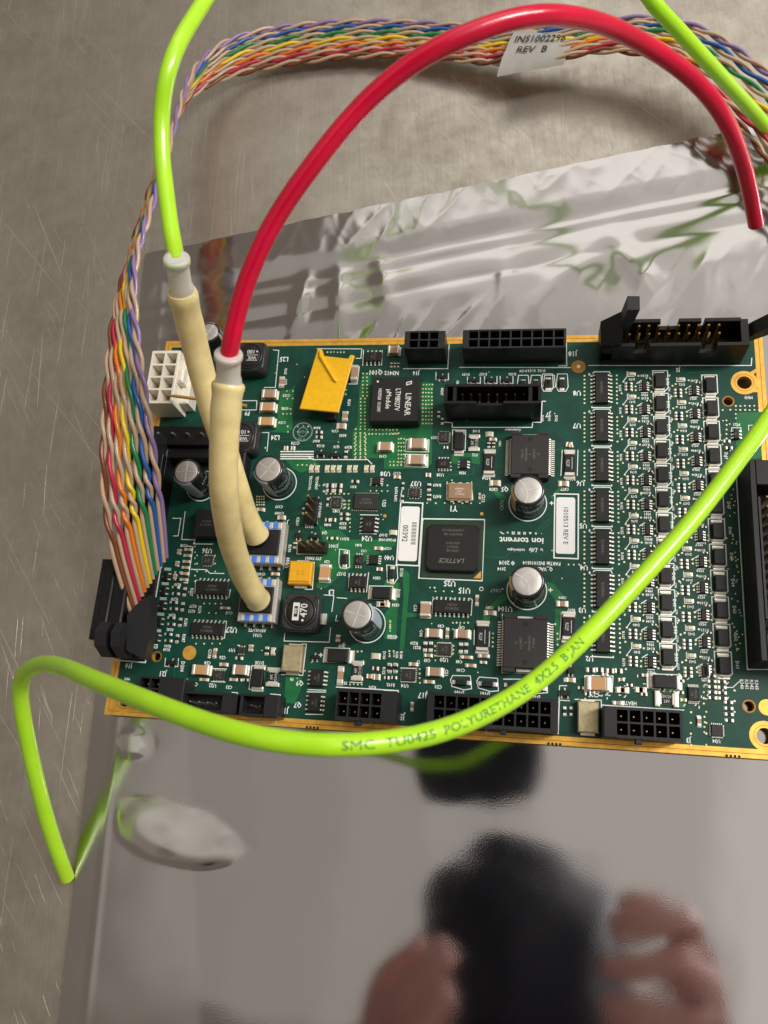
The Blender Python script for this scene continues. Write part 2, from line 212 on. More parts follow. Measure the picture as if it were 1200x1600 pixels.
"silk":[[[[8.848,6.077],[10.623,6.096],[10.616,4.305],[8.836,4.319]],1,0.03],[[[8.168,6.567],[8.82,6.555],[8.811,4.673],[8.168,4.684]],1,0.03],[[[12.589,6.912],[13.244,6.91],[13.24,5.022],[12.584,5.029]],1,0.03],[[[2.496,9.836],[3.374,9.835],[3.395,9.516],[2.538,9.516]],0,0.02],[[[3.704,11.61],[3.89,11.597],[3.925,10.289],[3.561,10.29]],0,0.018],[[[5.141,11.64],[6.593,11.61],[6.594,11.28],[6.43,11.282]],0,0.018],[[[3.439,8.867],[3.386,8.75],[3.892,8.752],[3.907,8.13]],0,0.018],[[[5.198,7.984],[5.404,7.873],[7.074,7.892],[7.212,7.761]],0,0.022],[[[4.35,8.125],[4.407,8.126]],0,0.03],[[[4.438,8.126],[4.495,8.127]],0,0.03],[[[4.526,8.127],[4.583,8.127]],0,0.03],[[[4.614,8.128],[4.671,8.128]],0,0.03],[[[4.702,8.129],[4.759,8.129]],0,0.03],[[[4.789,8.129],[4.846,8.13]],0,0.03],[[[4.877,8.13],[4.934,8.131]],0,0.03],[[[4.964,8.131],[5.021,8.132]],0,0.03],[[[5.052,8.132],[5.108,8.132]],0,0.03],[[[5.139,8.133],[5.195,8.133]],0,0.03],[[[5.226,8.134],[5.283,8.134]],0,0.03],[[[5.313,8.134],[5.37,8.135]],0,0.03],[[[4.36,8.034],[4.418,8.035]],0,0.03],[[[4.448,8.035],[4.505,8.036]],0,0.03],[[[4.536,8.036],[4.593,8.036]],0,0.03],[[[4.624,8.037],[4.681,8.037]],0,0.03],[[[4.712,8.038],[4.768,8.038]],0,0.03],[[[4.799,8.039],[4.856,8.039]],0,0.03],[[[4.886,8.039],[4.943,8.04]],0,0.03],[[[4.974,8.04],[5.031,8.041]],0,0.03],[[[5.061,8.041],[5.118,8.042]],0,0.03],[[[5.148,8.042],[5.205,8.043]],0,0.03],[[[5.235,8.043],[5.292,8.044]],0,0.03],[[[5.322,8.044],[5.379,8.045]],0,0.03],[[[4.369,7.961],[4.426,7.962]],0,0.03],[[[4.456,7.962],[4.513,7.963]],0,0.03],[[[4.544,7.963],[4.601,7.964]],0,0.03],[[[4.632,7.964],[4.689,7.965]],0,0.03],[[[4.719,7.965],[4.776,7.966]],0,0.03],[[[4.807,7.966],[4.864,7.967]],0,0.03],[[[4.894,7.967],[4.951,7.968]],0,0.03],[[[4.981,7.968],[5.038,7.969]],0,0.03],[[[5.069,7.969],[5.125,7.969]],0,0.03],[[[5.156,7.97],[5.212,7.97]],0,0.03],[[[5.243,7.971],[5.299,7.971]],0,0.03],[[[5.329,7.972],[5.386,7.972]],0,0.03],[[[4.377,7.889],[4.434,7.889]],0,0.03],[[[4.465,7.89],[4.522,7.89]],0,0.03],[[[4.552,7.891],[4.609,7.891]],0,0.03],[[[4.64,7.892],[4.697,7.892]],0,0.03],[[[4.727,7.893],[4.784,7.893]],0,0.03],[[[4.815,7.894],[4.871,7.894]],0,0.03],[[[4.902,7.895],[4.959,7.895]],0,0.03],[[[4.989,7.896],[5.046,7.896]],0,0.03],[[[5.076,7.897],[5.133,7.897]],0,0.03],[[[5.163,7.898],[5.22,7.898]],0,0.03],[[[5.25,7.899],[5.306,7.899]],0,0.03],[[[5.337,7.9],[5.393,7.9]],0,0.03],[[[6.65,11.571],[6.671,11.039]],0,0.018],[[[7.249,11.539],[7.265,11.033]],0,0.018],[[[6.284,10.397],[6.548,10.395],[6.564,10.992],[6.431,11.002]],0,0.018],[[[7.96,10.907],[9.334,10.895],[9.336,11.727]],0,0.018],[[[9.693,10.939],[13.004,10.899]],0,0.02],[[[9.317,9.12],[9.556,9.098],[9.563,8.95],[11.912,8.96],[11.924,9.128],[12.169,9.12],[12.187,9.799],[12.288,9.798]],0,0.022],[[[9.579,8.874],[9.971,8.862],[9.979,8.211],[9.597,8.229]],1,0.018],[[[8.199,8.551],[8.89,8.543],[8.899,8.156],[8.203,8.163]],1,0.018],[[[8.209,8.074],[8.888,8.067],[8.902,7.672],[8.213,7.685]],1,0.018],[[[8.978,10.78],[8.992,10.522],[9.374,10.52],[9.363,10.74]],0,0.018],[[[9.947,10.609],[9.956,10.4],[10.345,10.398],[10.337,10.606]],0,0.018],[[[10.462,10.629],[10.471,10.388],[10.844,10.386],[10.837,10.626]],0,0.018],[[[10.932,10.625],[10.94,10.385],[11.319,10.383],[11.313,10.623]],0,0.018],[[[11.477,10.658],[11.765,10.656],[11.805,10.276],[11.692,10.217],[11.528,10.217],[11.445,10.291]],1,0.018],[[[11.855,10.656],[12.141,10.653],[12.18,10.274],[12.067,10.215],[11.904,10.216],[11.821,10.289]],1,0.018],[[[12.247,10.653],[12.532,10.651],[12.569,10.272],[12.456,10.213],[12.294,10.214],[12.212,10.287]],1,0.018],[[[12.188,10.696],[12.481,10.693],[12.509,10.264],[12.443,10.126],[12.23,10.127],[12.161,10.278]],1,0.018],[[[12.622,10.692],[12.913,10.69],[12.938,10.262],[12.872,10.124],[12.661,10.125],[12.592,10.276]],1,0.018],[[[12.878,11.729],[12.895,10.957],[12.659,10.959]],0,0.018],[[[13.526,10.964],[18.088,10.92],[18.116,11.154]],0,0.022],[[[9.497,7.225],[9.5,6.692],[9.573,6.644]],0,0.018],[[[10.211,7.237],[10.266,6.683]],0,0.018],[[[8.186,7.014],[8.142,6.591]],0,0.018],[[[9.309,3.752],[9.267,3.704],[9.266,3.318]],0,0.018],[[[10.315,3.792],[10.37,3.749],[10.357,3.32],[10.335,3.319]],0,0.018],[[[8.064,1.14],[8.463,1.15],[8.483,0.334],[8.123,0.333]],0,0.018],[[[9.256,1.122],[12.764,1.118],[12.743,0.297]],0,0.022],[[[9.926,1.644],[10.403,1.658],[10.451,1.319],[10.246,1.277],[9.918,1.353],[9.867,1.521]],1,0.018],[[[10.641,1.641],[11.134,1.634],[11.166,1.305],[10.954,1.276],[10.63,1.35],[10.58,1.526]],1,0.018],[[[11.297,1.621],[11.793,1.649],[12.446,1.58],[12.458,1.329],[11.97,1.267]],0,0.018],[[[11.21,3.402],[11.245,1.789],[12.359,1.828]],0,0.018],[[[8.488,1.771],[8.931,1.781]],0,0.018],[[[8.512,1.403],[8.931,1.413]],0,0.018],[[[9.465,2.51],[9.841,2.519]],0,0.018],[[[9.462,2.149],[9.849,2.16]],0,0.018],[[[8.183,6.555],[8.633,6.565]],0,0.018],[[[6.462,5.094],[6.754,5.061],[6.809,4.566],[6.698,4.521],[6.533,4.536],[6.479,4.679]],1,0.018],[[[7.886,4.664],[8.189,4.653],[8.234,4.289],[8.144,4.145],[7.943,4.157]],1,0.018],[[[7.429,4.037],[8.11,4.051],[8.118,3.662],[7.439,3.663]],1,0.018],[[[5.363,5.848],[5.722,5.844],[5.683,6.678]],0,0.018],[[[5.178,5.182],[5.199,4.909],[6.063,4.923],[6.055,5.229]],0,0.018],[[[5.692,4.674],[5.754,4.676],[5.773,3.873],[5.546,3.864]],0,0.018],[[[6.136,3.724],[6.423,3.715],[6.405,3.252]],0,0.018],[[[4.842,5.943],[4.801,5.92],[4.836,4.458]],0,0.018],[[[6.993,6.157],[7.532,6.157]],0,0.018],[[[7.02,5.581],[7.513,5.585]],0,0.018],[[[6.812,4.381],[6.829,3.954]],0,0.018],[[[7.379,4.421],[7.363,3.853]],0,0.018],[[[6.554,3.142],[6.537,2.992],[6.602,2.995]],0,0.018],[[[6.52,3.659],[6.805,3.649]],0,0.018],[[[6.306,2.219],[7.014,2.233],[7.027,1.839],[6.331,1.823]],1,0.018],[[[4.233,1.609],[4.629,1.609],[4.621,0.944],[4.226,0.954]],1,0.018],[[[5.626,2.291],[5.757,2.289],[5.739,1.419],[5.112,1.406]],0,0.018],[[[5.092,2.563],[5.094,2.35],[6.408,2.379],[6.412,2.794]],0,0.018],[[[7.423,1.922],[7.43,1.308],[7.093,1.309]],0,0.018],[[[5.913,0.977],[6.444,1.0]],0,0.018],[[[5.928,1.039],[6.439,1.048]],0,0.018],[[[5.933,0.371],[6.417,0.393]],0,0.018],[[[6.726,1.154],[8.462,1.156],[8.477,0.323]],0,0.022],[[[4.871,0.856],[5.153,0.852],[5.137,0.121],[4.335,0.091]],0,0.018],[[[7.453,0.267],[7.472,0.181],[7.749,0.187],[7.76,0.306]],0,0.018],[[[10.881,0.32],[10.877,0.176],[11.096,0.178]],0,0.018],[[[1.071,4.408],[1.036,4.33],[1.018,1.847]],0,0.03],[[[0.926,3.638],[1.023,3.626]],0,0.018],[[[0.929,3.236],[1.042,3.22]],0,0.018],[[[1.16,4.349],[1.368,4.347]],0,0.012],[[[1.165,4.319],[1.372,4.317]],0,0.012],[[[1.17,4.288],[1.377,4.286]],0,0.012],[[[1.152,3.905],[1.358,3.903]],0,0.012],[[[1.157,3.874],[1.363,3.873]],0,0.012],[[[1.162,3.844],[1.368,3.843]],0,0.012],[[[1.162,3.45],[1.367,3.45]],0,0.012],[[[1.167,3.421],[1.372,3.42]],0,0.012],[[[1.172,3.391],[1.377,3.39]],0,0.012],[[[1.159,2.986],[1.363,2.986]],0,0.012],[[[1.163,2.956],[1.367,2.956]],0,0.012],[[[1.168,2.927],[1.372,2.926]],0,0.012],[[[1.145,2.496],[1.347,2.497]],0,0.012],[[[1.149,2.467],[1.352,2.467]],0,0.012],[[[1.154,2.438],[1.357,2.438]],0,0.012],[[[1.784,5.051],[1.963,5.025],[1.954,3.919],[1.843,3.93]],0,0.018],[[[2.002,4.338],[2.488,4.343],[2.606,4.237],[3.046,4.246]],0,0.018],[[[1.569,5.311],[1.563,5.248],[1.994,5.244],[1.965,5.119],[2.58,5.136]],0,0.018],[[[2.237,4.02],[2.195,3.989],[2.234,3.613]],0,0.018],[[[3.299,3.744],[3.31,3.774],[3.29,3.535],[3.235,3.533]],0,0.018],[[[3.267,2.841],[3.314,2.829],[3.318,2.35],[3.258,2.347]],0,0.018],[[[3.093,1.467],[3.496,1.474]],0,0.018],[[[3.099,1.101],[3.501,1.11]],0,0.018],[[[1.721,1.124],[2.375,1.123],[2.364,0.892],[2.454,0.897]],0,0.02],[[[1.616,1.689],[1.631,1.46],[1.715,1.451]],0,0.018],[[[2.014,1.695],[2.028,1.467],[1.943,1.463]],0,0.018],[[[0.942,2.679],[1.005,2.771],[1.049,2.699],[1.005,2.584]],1,0.018],[[[3.745,0.837],[3.907,0.835],[3.895,0.702]],0,0.018],[[[0.09,1.551],[1.022,1.53],[1.015,2.467]],0,0.03],[[[13.424,1.829],[14.147,1.859],[14.12,1.444],[13.415,1.426]],1,0.018],[[[13.168,1.201],[13.841,1.217],[13.859,0.32]],0,0.018],[[[15.115,1.969],[15.83,1.984],[15.787,1.609],[15.13,1.586]],1,0.018],[[[13.863,1.093],[15.904,1.087]],0,0.02],[[[12.955,1.542],[12.767,1.531],[12.761,1.153],[13.028,1.155]],0,0.018],[[[16.878,1.557],[16.894,1.718],[17.129,1.732],[17.315,1.912]],0,0.018],[[[17.51,7.617],[17.508,2.211],[18.038,2.239]],0,0.02],[[[17.447,8.882],[17.463,8.971],[17.705,8.972],[17.7,8.883]],0,0.018],[[[17.905,8.884],[17.914,9.05],[18.095,9.051]],0,0.018],[[[3.807,2.16],[3.739,2.165]],0,0.018],[[[12.797,3.482],[12.765,2.762]],0,0.018],[[[12.782,8.247],[12.753,7.465]],0,0.018],[[[13.228,8.252],[13.21,7.471]],0,0.018],[[[10.461,2.902],[10.468,2.506]],0,0.018],[[[10.878,2.877],[10.878,2.482]],0,0.018],[[[1.175,5.907],[1.443,5.914],[1.439,5.356],[1.284,5.351]],0,0.018],[[[1.545,6.129],[1.567,5.25],[1.987,5.253],[1.984,5.123],[2.532,5.126]],0,0.018]],"circ":[[4.592,7.033,0.544],[7.502,2.793,0.6],[11.831,6.58,0.644],[11.84,4.055,0.663],[2.145,6.766,0.414],[10.667,4.247,0.045]],"via":[[8.617,10.361],[8.71,10.36],[8.802,10.36],[8.894,10.359],[8.604,10.221],[8.612,10.092],[8.619,9.963],[8.627,9.834],[8.634,9.706],[8.642,9.579],[8.649,9.452],[8.656,9.325],[8.664,9.198],[8.671,9.072],[8.696,10.22],[8.704,10.091],[8.711,9.963],[8.718,9.834],[8.726,9.706],[8.733,9.579],[8.74,9.452],[8.748,9.325],[8.755,9.199],[8.762,9.073],[8.789,10.22],[8.796,10.091],[8.803,9.962],[8.81,9.834],[8.817,9.706],[8.825,9.579],[8.832,9.452],[8.839,9.325],[8.846,9.199],[8.853,9.073],[8.881,10.22],[8.888,10.091],[8.895,9.962],[8.902,9.834],[8.909,9.706],[8.916,9.579],[8.923,9.452],[8.93,9.325],[8.937,9.199],[8.944,9.073],[6.63,8.882],[6.641,8.751],[6.652,8.621],[6.663,8.492],[6.674,8.363],[6.685,8.234],[6.695,8.106],[6.706,7.978],[6.77,8.883],[6.781,8.752],[6.792,8.622],[6.802,8.493],[6.813,8.364],[6.823,8.235],[6.834,8.107],[6.844,7.979],[6.91,8.883],[6.92,8.753],[6.931,8.623],[6.941,8.494],[6.952,8.365],[6.962,8.236],[6.972,8.108],[6.982,7.981],[7.742,8.751],[7.848,8.752],[7.954,8.752],[7.966,8.572],[7.974,8.445],[7.983,8.318],[7.992,8.192],[8.0,8.066],[8.009,7.94],[8.017,7.815],[8.05,8.573],[8.059,8.446],[8.067,8.319],[8.075,8.192],[8.084,8.067],[8.092,7.941],[8.1,7.816],[8.134,8.573],[8.143,8.446],[8.151,8.32],[8.159,8.193],[8.167,8.067],[8.176,7.942],[8.184,7.817],[7.764,7.834],[7.772,7.723],[7.876,7.835],[7.884,7.725],[7.988,7.837],[7.995,7.726],[8.099,7.838],[8.106,7.728],[6.694,10.751],[6.705,10.624],[6.715,10.497],[6.725,10.371],[6.735,10.244],[6.745,10.119],[6.756,9.994],[6.826,10.75],[6.836,10.623],[6.846,10.496],[6.856,10.37],[6.866,10.244],[6.876,10.118],[6.886,9.993],[6.698,9.9],[6.707,9.783],[6.717,9.666],[6.726,9.55],[6.736,9.434],[6.745,9.319],[6.755,9.204],[6.764,9.089],[6.774,8.974],[6.828,9.9],[6.838,9.783],[6.847,9.666],[6.857,9.55],[6.866,9.435],[6.875,9.319],[6.884,9.204],[6.894,9.089],[6.903,8.975],[7.041,8.861],[7.051,8.725],[7.148,8.862],[7.158,8.725],[7.254,8.862],[7.265,8.726],[7.361,8.863],[7.371,8.726],[7.468,8.863],[7.478,8.727],[7.574,8.864],[7.584,8.728],[7.681,8.864],[7.69,8.728],[7.787,8.865],[7.796,8.729],[7.893,8.865],[7.902,8.729],[5.492,11.513],[5.601,11.511],[5.709,11.51],[5.816,11.509],[5.924,11.507],[6.032,11.506],[4.323,10.167],[4.352,9.905],[4.503,10.167],[4.532,9.904],[4.257,9.55],[4.275,9.385],[4.38,9.55],[4.398,9.385],[4.503,9.55],[4.521,9.385],[7.246,6.904],[7.232,7.078],[7.413,6.907],[7.4,7.08],[7.579,6.91],[7.566,7.083],[7.745,6.913],[7.733,7.086],[6.496,6.586],[6.506,6.477],[6.515,6.37],[6.622,6.588],[6.631,6.48],[6.641,6.372],[5.906,6.792],[6.042,6.794],[6.177,6.797],[6.313,6.799],[6.448,6.802],[6.582,6.804],[3.763,6.663],[3.774,6.575],[3.785,6.487],[3.796,6.399],[3.836,6.664],[3.847,6.576],[3.857,6.488],[3.868,6.4],[3.909,6.666],[3.919,6.578],[3.93,6.49],[3.94,6.402],[3.981,6.667],[3.992,6.579],[4.002,6.491],[4.013,6.403],[6.459,6.578],[6.47,6.459],[6.48,6.339],[6.602,6.581],[6.612,6.462],[6.622,6.342],[6.68,6.158],[6.691,6.03],[6.702,5.903],[6.713,5.775],[6.724,5.649],[17.607,9.651],[17.6,9.524],[17.731,9.651],[17.724,9.524],[17.855,9.651],[17.848,9.524],[17.979,9.651],[17.972,9.524],[18.102,9.651],[18.095,9.524],[18.226,9.651],[18.218,9.525],[17.594,9.398],[17.587,9.272],[17.333,9.201],[17.327,9.062],[17.32,8.923],[17.314,8.784],[17.307,8.646],[17.3,8.509],[17.294,8.372],[17.246,9.524],[17.454,9.524],[9.016,1.771],[9.023,1.648],[9.03,1.525],[9.038,1.403],[9.909,2.447],[9.914,2.341],[9.918,2.237],[9.404,2.422],[9.411,2.289],[9.418,2.157],[9.425,2.025],[9.17,4.058],[9.303,4.063],[9.333,3.954],[9.567,3.963],[9.801,3.972],[9.858,3.088],[9.963,3.093],[10.068,3.098],[10.172,3.102],[10.277,3.107],[8.142,2.218],[8.147,2.147],[8.152,2.077],[8.261,2.224],[8.266,2.153],[8.271,2.083],[8.1,3.04],[8.11,2.908],[8.119,2.776],[7.021,2.15],[7.134,2.156],[7.247,2.161],[7.36,2.167],[7.099,1.248],[7.21,1.255],[7.322,1.261],[7.434,1.267],[8.1,3.061],[8.107,2.956],[8.115,2.851],[8.946,6.558],[9.204,6.563],[9.46,6.569],[9.716,6.574],[9.97,6.579],[10.224,6.585],[10.477,6.59],[10.966,2.837],[10.97,2.72],[10.974,2.604],[10.978,2.487],[12.982,4.849],[13.13,4.854],[13.276,4.859],[12.705,2.918],[12.706,2.767],[12.708,2.615],[2.024,5.042],[2.051,4.862],[2.077,4.683],[2.103,4.504],[2.129,4.326],[2.156,4.149],[2.181,3.973],[2.128,4.767],[2.164,4.521],[2.199,4.278],[2.41,4.775],[2.445,4.531],[2.48,4.287],[2.692,4.784],[2.726,4.54],[2.76,4.297],[2.555,3.327],[2.729,3.334],[2.903,3.341],[3.076,3.348],[2.748,3.054],[2.962,3.063],[2.48,2.151],[2.722,2.162],[2.964,2.174],[3.205,2.186],[16.431,1.859],[16.425,1.713],[16.42,1.568],[16.414,1.423],[16.408,1.279],[16.407,0.949],[16.402,0.822],[16.397,0.696],[16.392,0.57],[16.081,1.052],[16.071,0.779],[16.062,0.509],[16.052,0.24],[16.459,1.075],[16.448,0.803],[16.437,0.533],[16.426,0.265],[17.17,1.665],[17.156,1.39],[17.143,1.117],[9.576,7.825],[9.582,7.71],[9.587,7.596],[9.635,7.283],[4.478,8.964],[4.498,8.779],[4.799,8.966],[4.819,8.781],[5.119,8.967],[5.138,8.782],[3.213,8.237],[3.422,8.239],[3.63,8.241],[3.838,8.243],[4.928,7.695],[5.071,7.697],[5.213,7.698],[5.355,7.7],[6.618,8.686],[6.629,8.56],[6.64,8.434],[6.65,8.309],[6.66,8.185],[6.671,8.06],[6.681,7.936],[6.784,8.687],[6.794,8.561],[6.804,8.436],[6.814,8.311],[6.825,8.186],[6.835,8.062],[6.845,7.938],[6.948,8.688],[6.958,8.562],[6.969,8.437],[6.978,8.312],[6.988,8.188],[6.998,8.064],[7.008,7.94],[9.852,2.414],[9.861,2.222],[12.586,0.862],[12.668,0.867],[12.75,0.872],[12.638,3.177]],"pour":[[[4.117,10.192],[4.451,10.238],[4.548,10.382],[4.562,9.62],[4.621,8.872],[4.39,8.755],[3.898,8.776],[4.11,8.87],[4.102,9.526]],[[8.548,10.455],[8.912,10.429],[9.015,7.783],[8.756,7.626],[7.592,7.611],[7.499,8.886],[8.534,8.914],[8.602,8.959]],[[6.712,10.799],[6.932,10.797],[7.035,8.929],[7.891,8.888],[7.932,7.681],[7.602,7.611],[7.599,7.943],[6.601,7.954],[6.53,8.79],[6.662,9.019],[6.631,10.182]],[[4.52,7.857],[5.445,7.867],[5.589,7.758],[5.241,7.506],[5.061,7.448],[4.779,7.582]],[[5.765,5.837],[6.013,5.672],[6.43,5.683],[6.746,5.396],[8.095,5.434],[8.087,5.268],[6.627,4.395],[6.178,3.929],[5.892,3.918],[5.806,4.782],[6.08,4.957]],[[8.357,4.587],[8.563,4.444],[8.579,3.999],[8.562,3.314],[8.9,3.304],[8.906,3.208],[8.557,3.193],[8.546,2.262],[8.415,2.255],[8.436,3.747]],[[7.887,4.246],[8.287,4.161],[8.297,2.581],[8.205,2.517],[7.96,2.565],[8.032,2.904],[7.911,3.238],[8.113,3.49],[8.097,4.055],[7.852,4.046]],[[5.248,1.351],[5.722,1.377],[5.717,1.007],[5.586,0.633],[5.283,0.655]],[[12.409,4.348],[12.583,4.286],[12.845,3.982],[12.675,3.797],[12.368,4.143]],[[10.683,3.446],[11.194,3.962],[11.373,3.834],[10.944,3.502],[10.827,3.096],[10.696,3.09]],[[10.734,7.108],[10.927,6.818],[11.115,6.627],[11.248,6.775],[10.873,7.061]],[[17.62,9.44],[18.312,9.469],[18.317,9.163],[18.181,8.068],[17.798,8.01],[17.55,8.306],[17.593,9.384]],[[12.465,6.828],[12.841,7.273],[13.069,7.332],[12.767,7.052],[12.517,6.72]],[[9.595,8.126],[10.418,8.152],[10.432,7.783],[10.185,7.815],[10.161,8.008],[9.799,8.004],[9.792,7.792],[9.661,7.782],[9.589,7.913]],[[12.634,3.618],[12.805,3.581],[12.75,2.617],[12.644,2.612]],[[15.188,1.568],[15.921,1.61],[15.956,1.15],[15.479,1.121],[15.139,1.126]]],"trace":[[[[4.333,8.478],[5.343,8.485],[6.082,8.491],[6.197,8.651]],0,0.025],[[[4.498,8.181],[4.937,8.185],[5.012,8.3],[5.316,8.325]],0,0.025],[[[9.144,7.24],[9.374,7.244],[9.578,7.447],[10.216,7.465],[10.254,7.518],[10.256,7.693]],0,0.03],[[[10.716,5.002],[11.252,4.995],[11.381,5.162],[11.648,5.17]],0,0.025],[[[12.038,5.75],[12.53,6.23]],0,0.025],[[[12.138,5.732],[12.531,6.123]],0,0.025],[[[12.629,8.244],[12.792,8.335]],0,0.03],[[[6.011,3.964],[6.545,4.392],[6.62,4.477]],0,0.05],[[[8.96,2.306],[8.802,2.558]],0,0.025],[[[16.3,10.704],[16.803,10.729],[16.947,10.583]],0,0.05],[[[10.764,3.629],[11.021,3.865]],0,0.02],[[[1.917,1.433],[1.976,1.152]],0,0.03]],"items":[["capbig",3.795,10.011,0.473,0.286,0.18,"h"],
["capbig",3.792,9.561,0.493,0.283,0.18,"h"],
["capbig",3.806,9.069,0.508,0.279,0.18,"h"],
["capbig",7.593,8.271,0.441,0.267,0.18,"h"],
["capbig",7.633,11.496,0.348,0.264,0.18,"h"],
["capbig",8.556,8.372,0.518,0.319,0.18,"h"],
["capbig",8.561,7.855,0.544,0.293,0.18,"h"],
["capbig",9.089,3.412,0.29,0.404,0.18,"v"],
["capbig",9.348,2.754,0.419,0.238,0.18,"h"],
["capbig",10.139,2.769,0.414,0.237,0.18,"h"],
["capbig",9.438,1.702,0.434,0.236,0.18,"h"],
["capbig",2.781,1.4,0.505,0.279,0.18,"h"],
["capbig",3.938,1.462,0.424,0.277,0.18,"h"],
["capbig",6.12,4.35,0.311,0.466,0.18,"v"],
["capbig",13.758,1.627,0.6,0.351,0.18,"h"],
["capbig",6.452,10.721,0.206,0.499,0.18,"v"],
["capsmall",4.114,10.475,0.159,0.337,0.06,"v"],
["capsmall",6.17,8.968,0.282,0.183,0.06,"h"],
["capsmall",6.259,9.309,0.174,0.287,0.06,"v"],
["capsmall",4.503,8.226,0.119,0.137,0.06,"h"],
["capsmall",4.722,8.228,0.118,0.137,0.06,"h"],
["capsmall",10.534,10.236,0.278,0.124,0.06,"h"],
["capsmall",9.896,10.223,0.226,0.092,0.06,"h"],
["capsmall",10.782,8.562,0.202,0.097,0.06,"h"],
["capsmall",8.005,7.34,0.191,0.1,0.06,"h"],
["capsmall",8.928,7.417,0.142,0.125,0.06,"h"],
["capsmall",10.458,6.798,0.064,0.175,0.06,"v"],
["capsmall",10.887,7.199,0.289,0.172,0.06,"h"],
["capsmall",12.828,7.212,0.263,0.16,0.06,"h"],
["capsmall",9.722,2.791,0.088,0.265,0.06,"v"],
["capsmall",9.226,2.149,0.22,0.092,0.06,"h"],
["capsmall",10.273,2.152,0.312,0.087,0.06,"h"],
["capsmall",10.399,1.934,0.268,0.095,0.06,"h"],
["capsmall",10.743,2.211,0.285,0.095,0.06,"h"],
["capsmall",10.88,3.399,0.297,0.134,0.06,"h"],
["capsmall",12.816,3.735,0.286,0.155,0.06,"h"],
["capsmall",8.828,1.886,0.234,0.096,0.06,"h"],
["capsmall",9.292,1.435,0.27,0.094,0.06,"h"],
["capsmall",7.952,3.589,0.114,0.101,0.06,"h"],
["capsmall",8.87,0.754,0.087,0.211,0.06,"v"],
["capsmall",10.736,2.038,0.172,0.077,0.06,"h"],
["capsmall",10.502,3.742,0.097,0.27,0.06,"v"],
["capsmall",2.87,1.138,0.253,0.083,0.06,"h"],
["capsmall",3.397,1.595,0.237,0.098,0.06,"h"],
["capsmall",3.092,1.899,0.105,0.255,0.06,"v"],
["capsmall",3.749,1.186,0.235,0.083,0.06,"h"],
["capsmall",3.222,3.217,0.273,0.073,0.06,"h"],
["capsmall",7.684,4.53,0.161,0.102,0.06,"h"],
["capsmall",7.85,3.51,0.297,0.099,0.06,"h"],
["capsmall",7.607,5.144,0.223,0.103,0.06,"h"],
["capsmall",4.605,6.005,0.235,0.129,0.06,"h"],
["capsmall",4.611,4.283,0.23,0.095,0.06,"h"],
["capsmall",3.931,6.24,0.238,0.109,0.06,"h"],
["capsmall",7.863,3.518,0.341,0.149,0.06,"h"],
["capsmall",6.66,2.5,0.128,0.168,0.06,"v"],
["capsmall",6.817,1.471,0.169,0.448,0.06,"v"],
["capsmall",4.146,2.103,0.132,0.169,0.06,"v"],
["capsmall",7.636,1.495,0.167,0.121,0.06,"h"],
["capsmall",7.835,1.486,0.187,0.162,0.06,"h"],
["capsmall",14.367,1.499,0.275,0.14,0.06,"h"],
["capsmall",14.836,1.539,0.251,0.14,0.06,"h"],
["capsmall",16.267,0.829,0.099,0.24,0.06,"v"],
["capsmall",14.395,1.511,0.269,0.144,0.06,"h"],
["capsmall",14.855,1.537,0.242,0.143,0.06,"h"],
["capsmall",12.979,8.444,0.163,0.09,0.06,"h"],
["capsmall",12.945,8.399,0.128,0.102,0.06,"h"],
["capsmall",13.045,1.695,0.235,0.119,0.06,"h"],
["capsmall",14.26,1.167,0.252,0.093,0.06,"h"],
["capsmall",13.033,8.366,0.104,0.08,0.06,"h"],
["res",5.999,7.041,0.212,0.132,0.045,"h"],
["res",6.254,7.045,0.212,0.131,0.045,"h"],
["res",6.015,6.877,0.212,0.109,0.045,"h"],
["res",6.247,6.881,0.211,0.109,0.045,"h"],
["res",6.749,7.185,0.211,0.088,0.045,"h"],
["res",6.511,6.162,0.229,0.086,0.045,"h"],
["res",6.524,6.012,0.229,0.085,0.045,"h"],
["res",6.026,5.968,0.147,0.107,0.045,"h"],
["res",6.194,5.973,0.146,0.107,0.045,"h"],
["res",5.973,6.527,0.063,0.238,0.045,"v"],
["res",6.131,5.408,0.166,0.084,0.045,"h"],
["res",6.297,5.413,0.166,0.084,0.045,"h"],
["res",5.118,5.168,0.105,0.168,0.045,"v"],
["res",5.26,6.23,0.064,0.194,0.045,"v"],
["res",8.975,7.044,0.103,0.213,0.045,"v"],
["res",8.991,6.733,0.117,0.182,0.045,"v"],
["res",8.2,7.073,0.071,0.199,0.045,"v"],
["res",8.207,6.676,0.08,0.197,0.045,"v"],
["res",9.129,2.387,0.102,0.242,0.045,"v"],
["res",9.283,2.395,0.102,0.242,0.045,"v"],
["res",10.113,2.399,0.105,0.253,0.045,"v"],
["res",10.257,2.406,0.096,0.253,0.045,"v"],
["res",8.188,1.745,0.098,0.226,0.045,"v"],
["res",8.348,1.753,0.107,0.226,0.045,"v"],
["res",12.908,0.876,0.082,0.205,0.045,"v"],
["res",13.072,0.886,0.082,0.205,0.045,"v"],
["res",8.113,1.484,0.133,0.086,0.045,"h"],
["res",8.319,1.495,0.146,0.086,0.045,"h"],
["res",4.624,2.044,0.11,0.21,0.045,"v"],
["res",4.811,2.043,0.131,0.189,0.045,"v"],
["res",8.167,1.76,0.104,0.224,0.045,"v"],
["res",8.333,1.769,0.104,0.223,0.045,"v"],
["res",7.784,1.719,0.167,0.102,0.045,"h"],
["res",5.49,8.765,0.196,0.092,0.045,"h"],
["res",5.506,8.605,0.196,0.091,0.045,"h"],
["res",6.393,8.046,0.094,0.224,0.045,"v"],
["res",6.207,10.115,0.044,0.189,0.045,"v"],
["res",3.914,1.193,0.153,0.074,0.045,"h"],
["res",4.106,1.204,0.144,0.074,0.045,"h"],
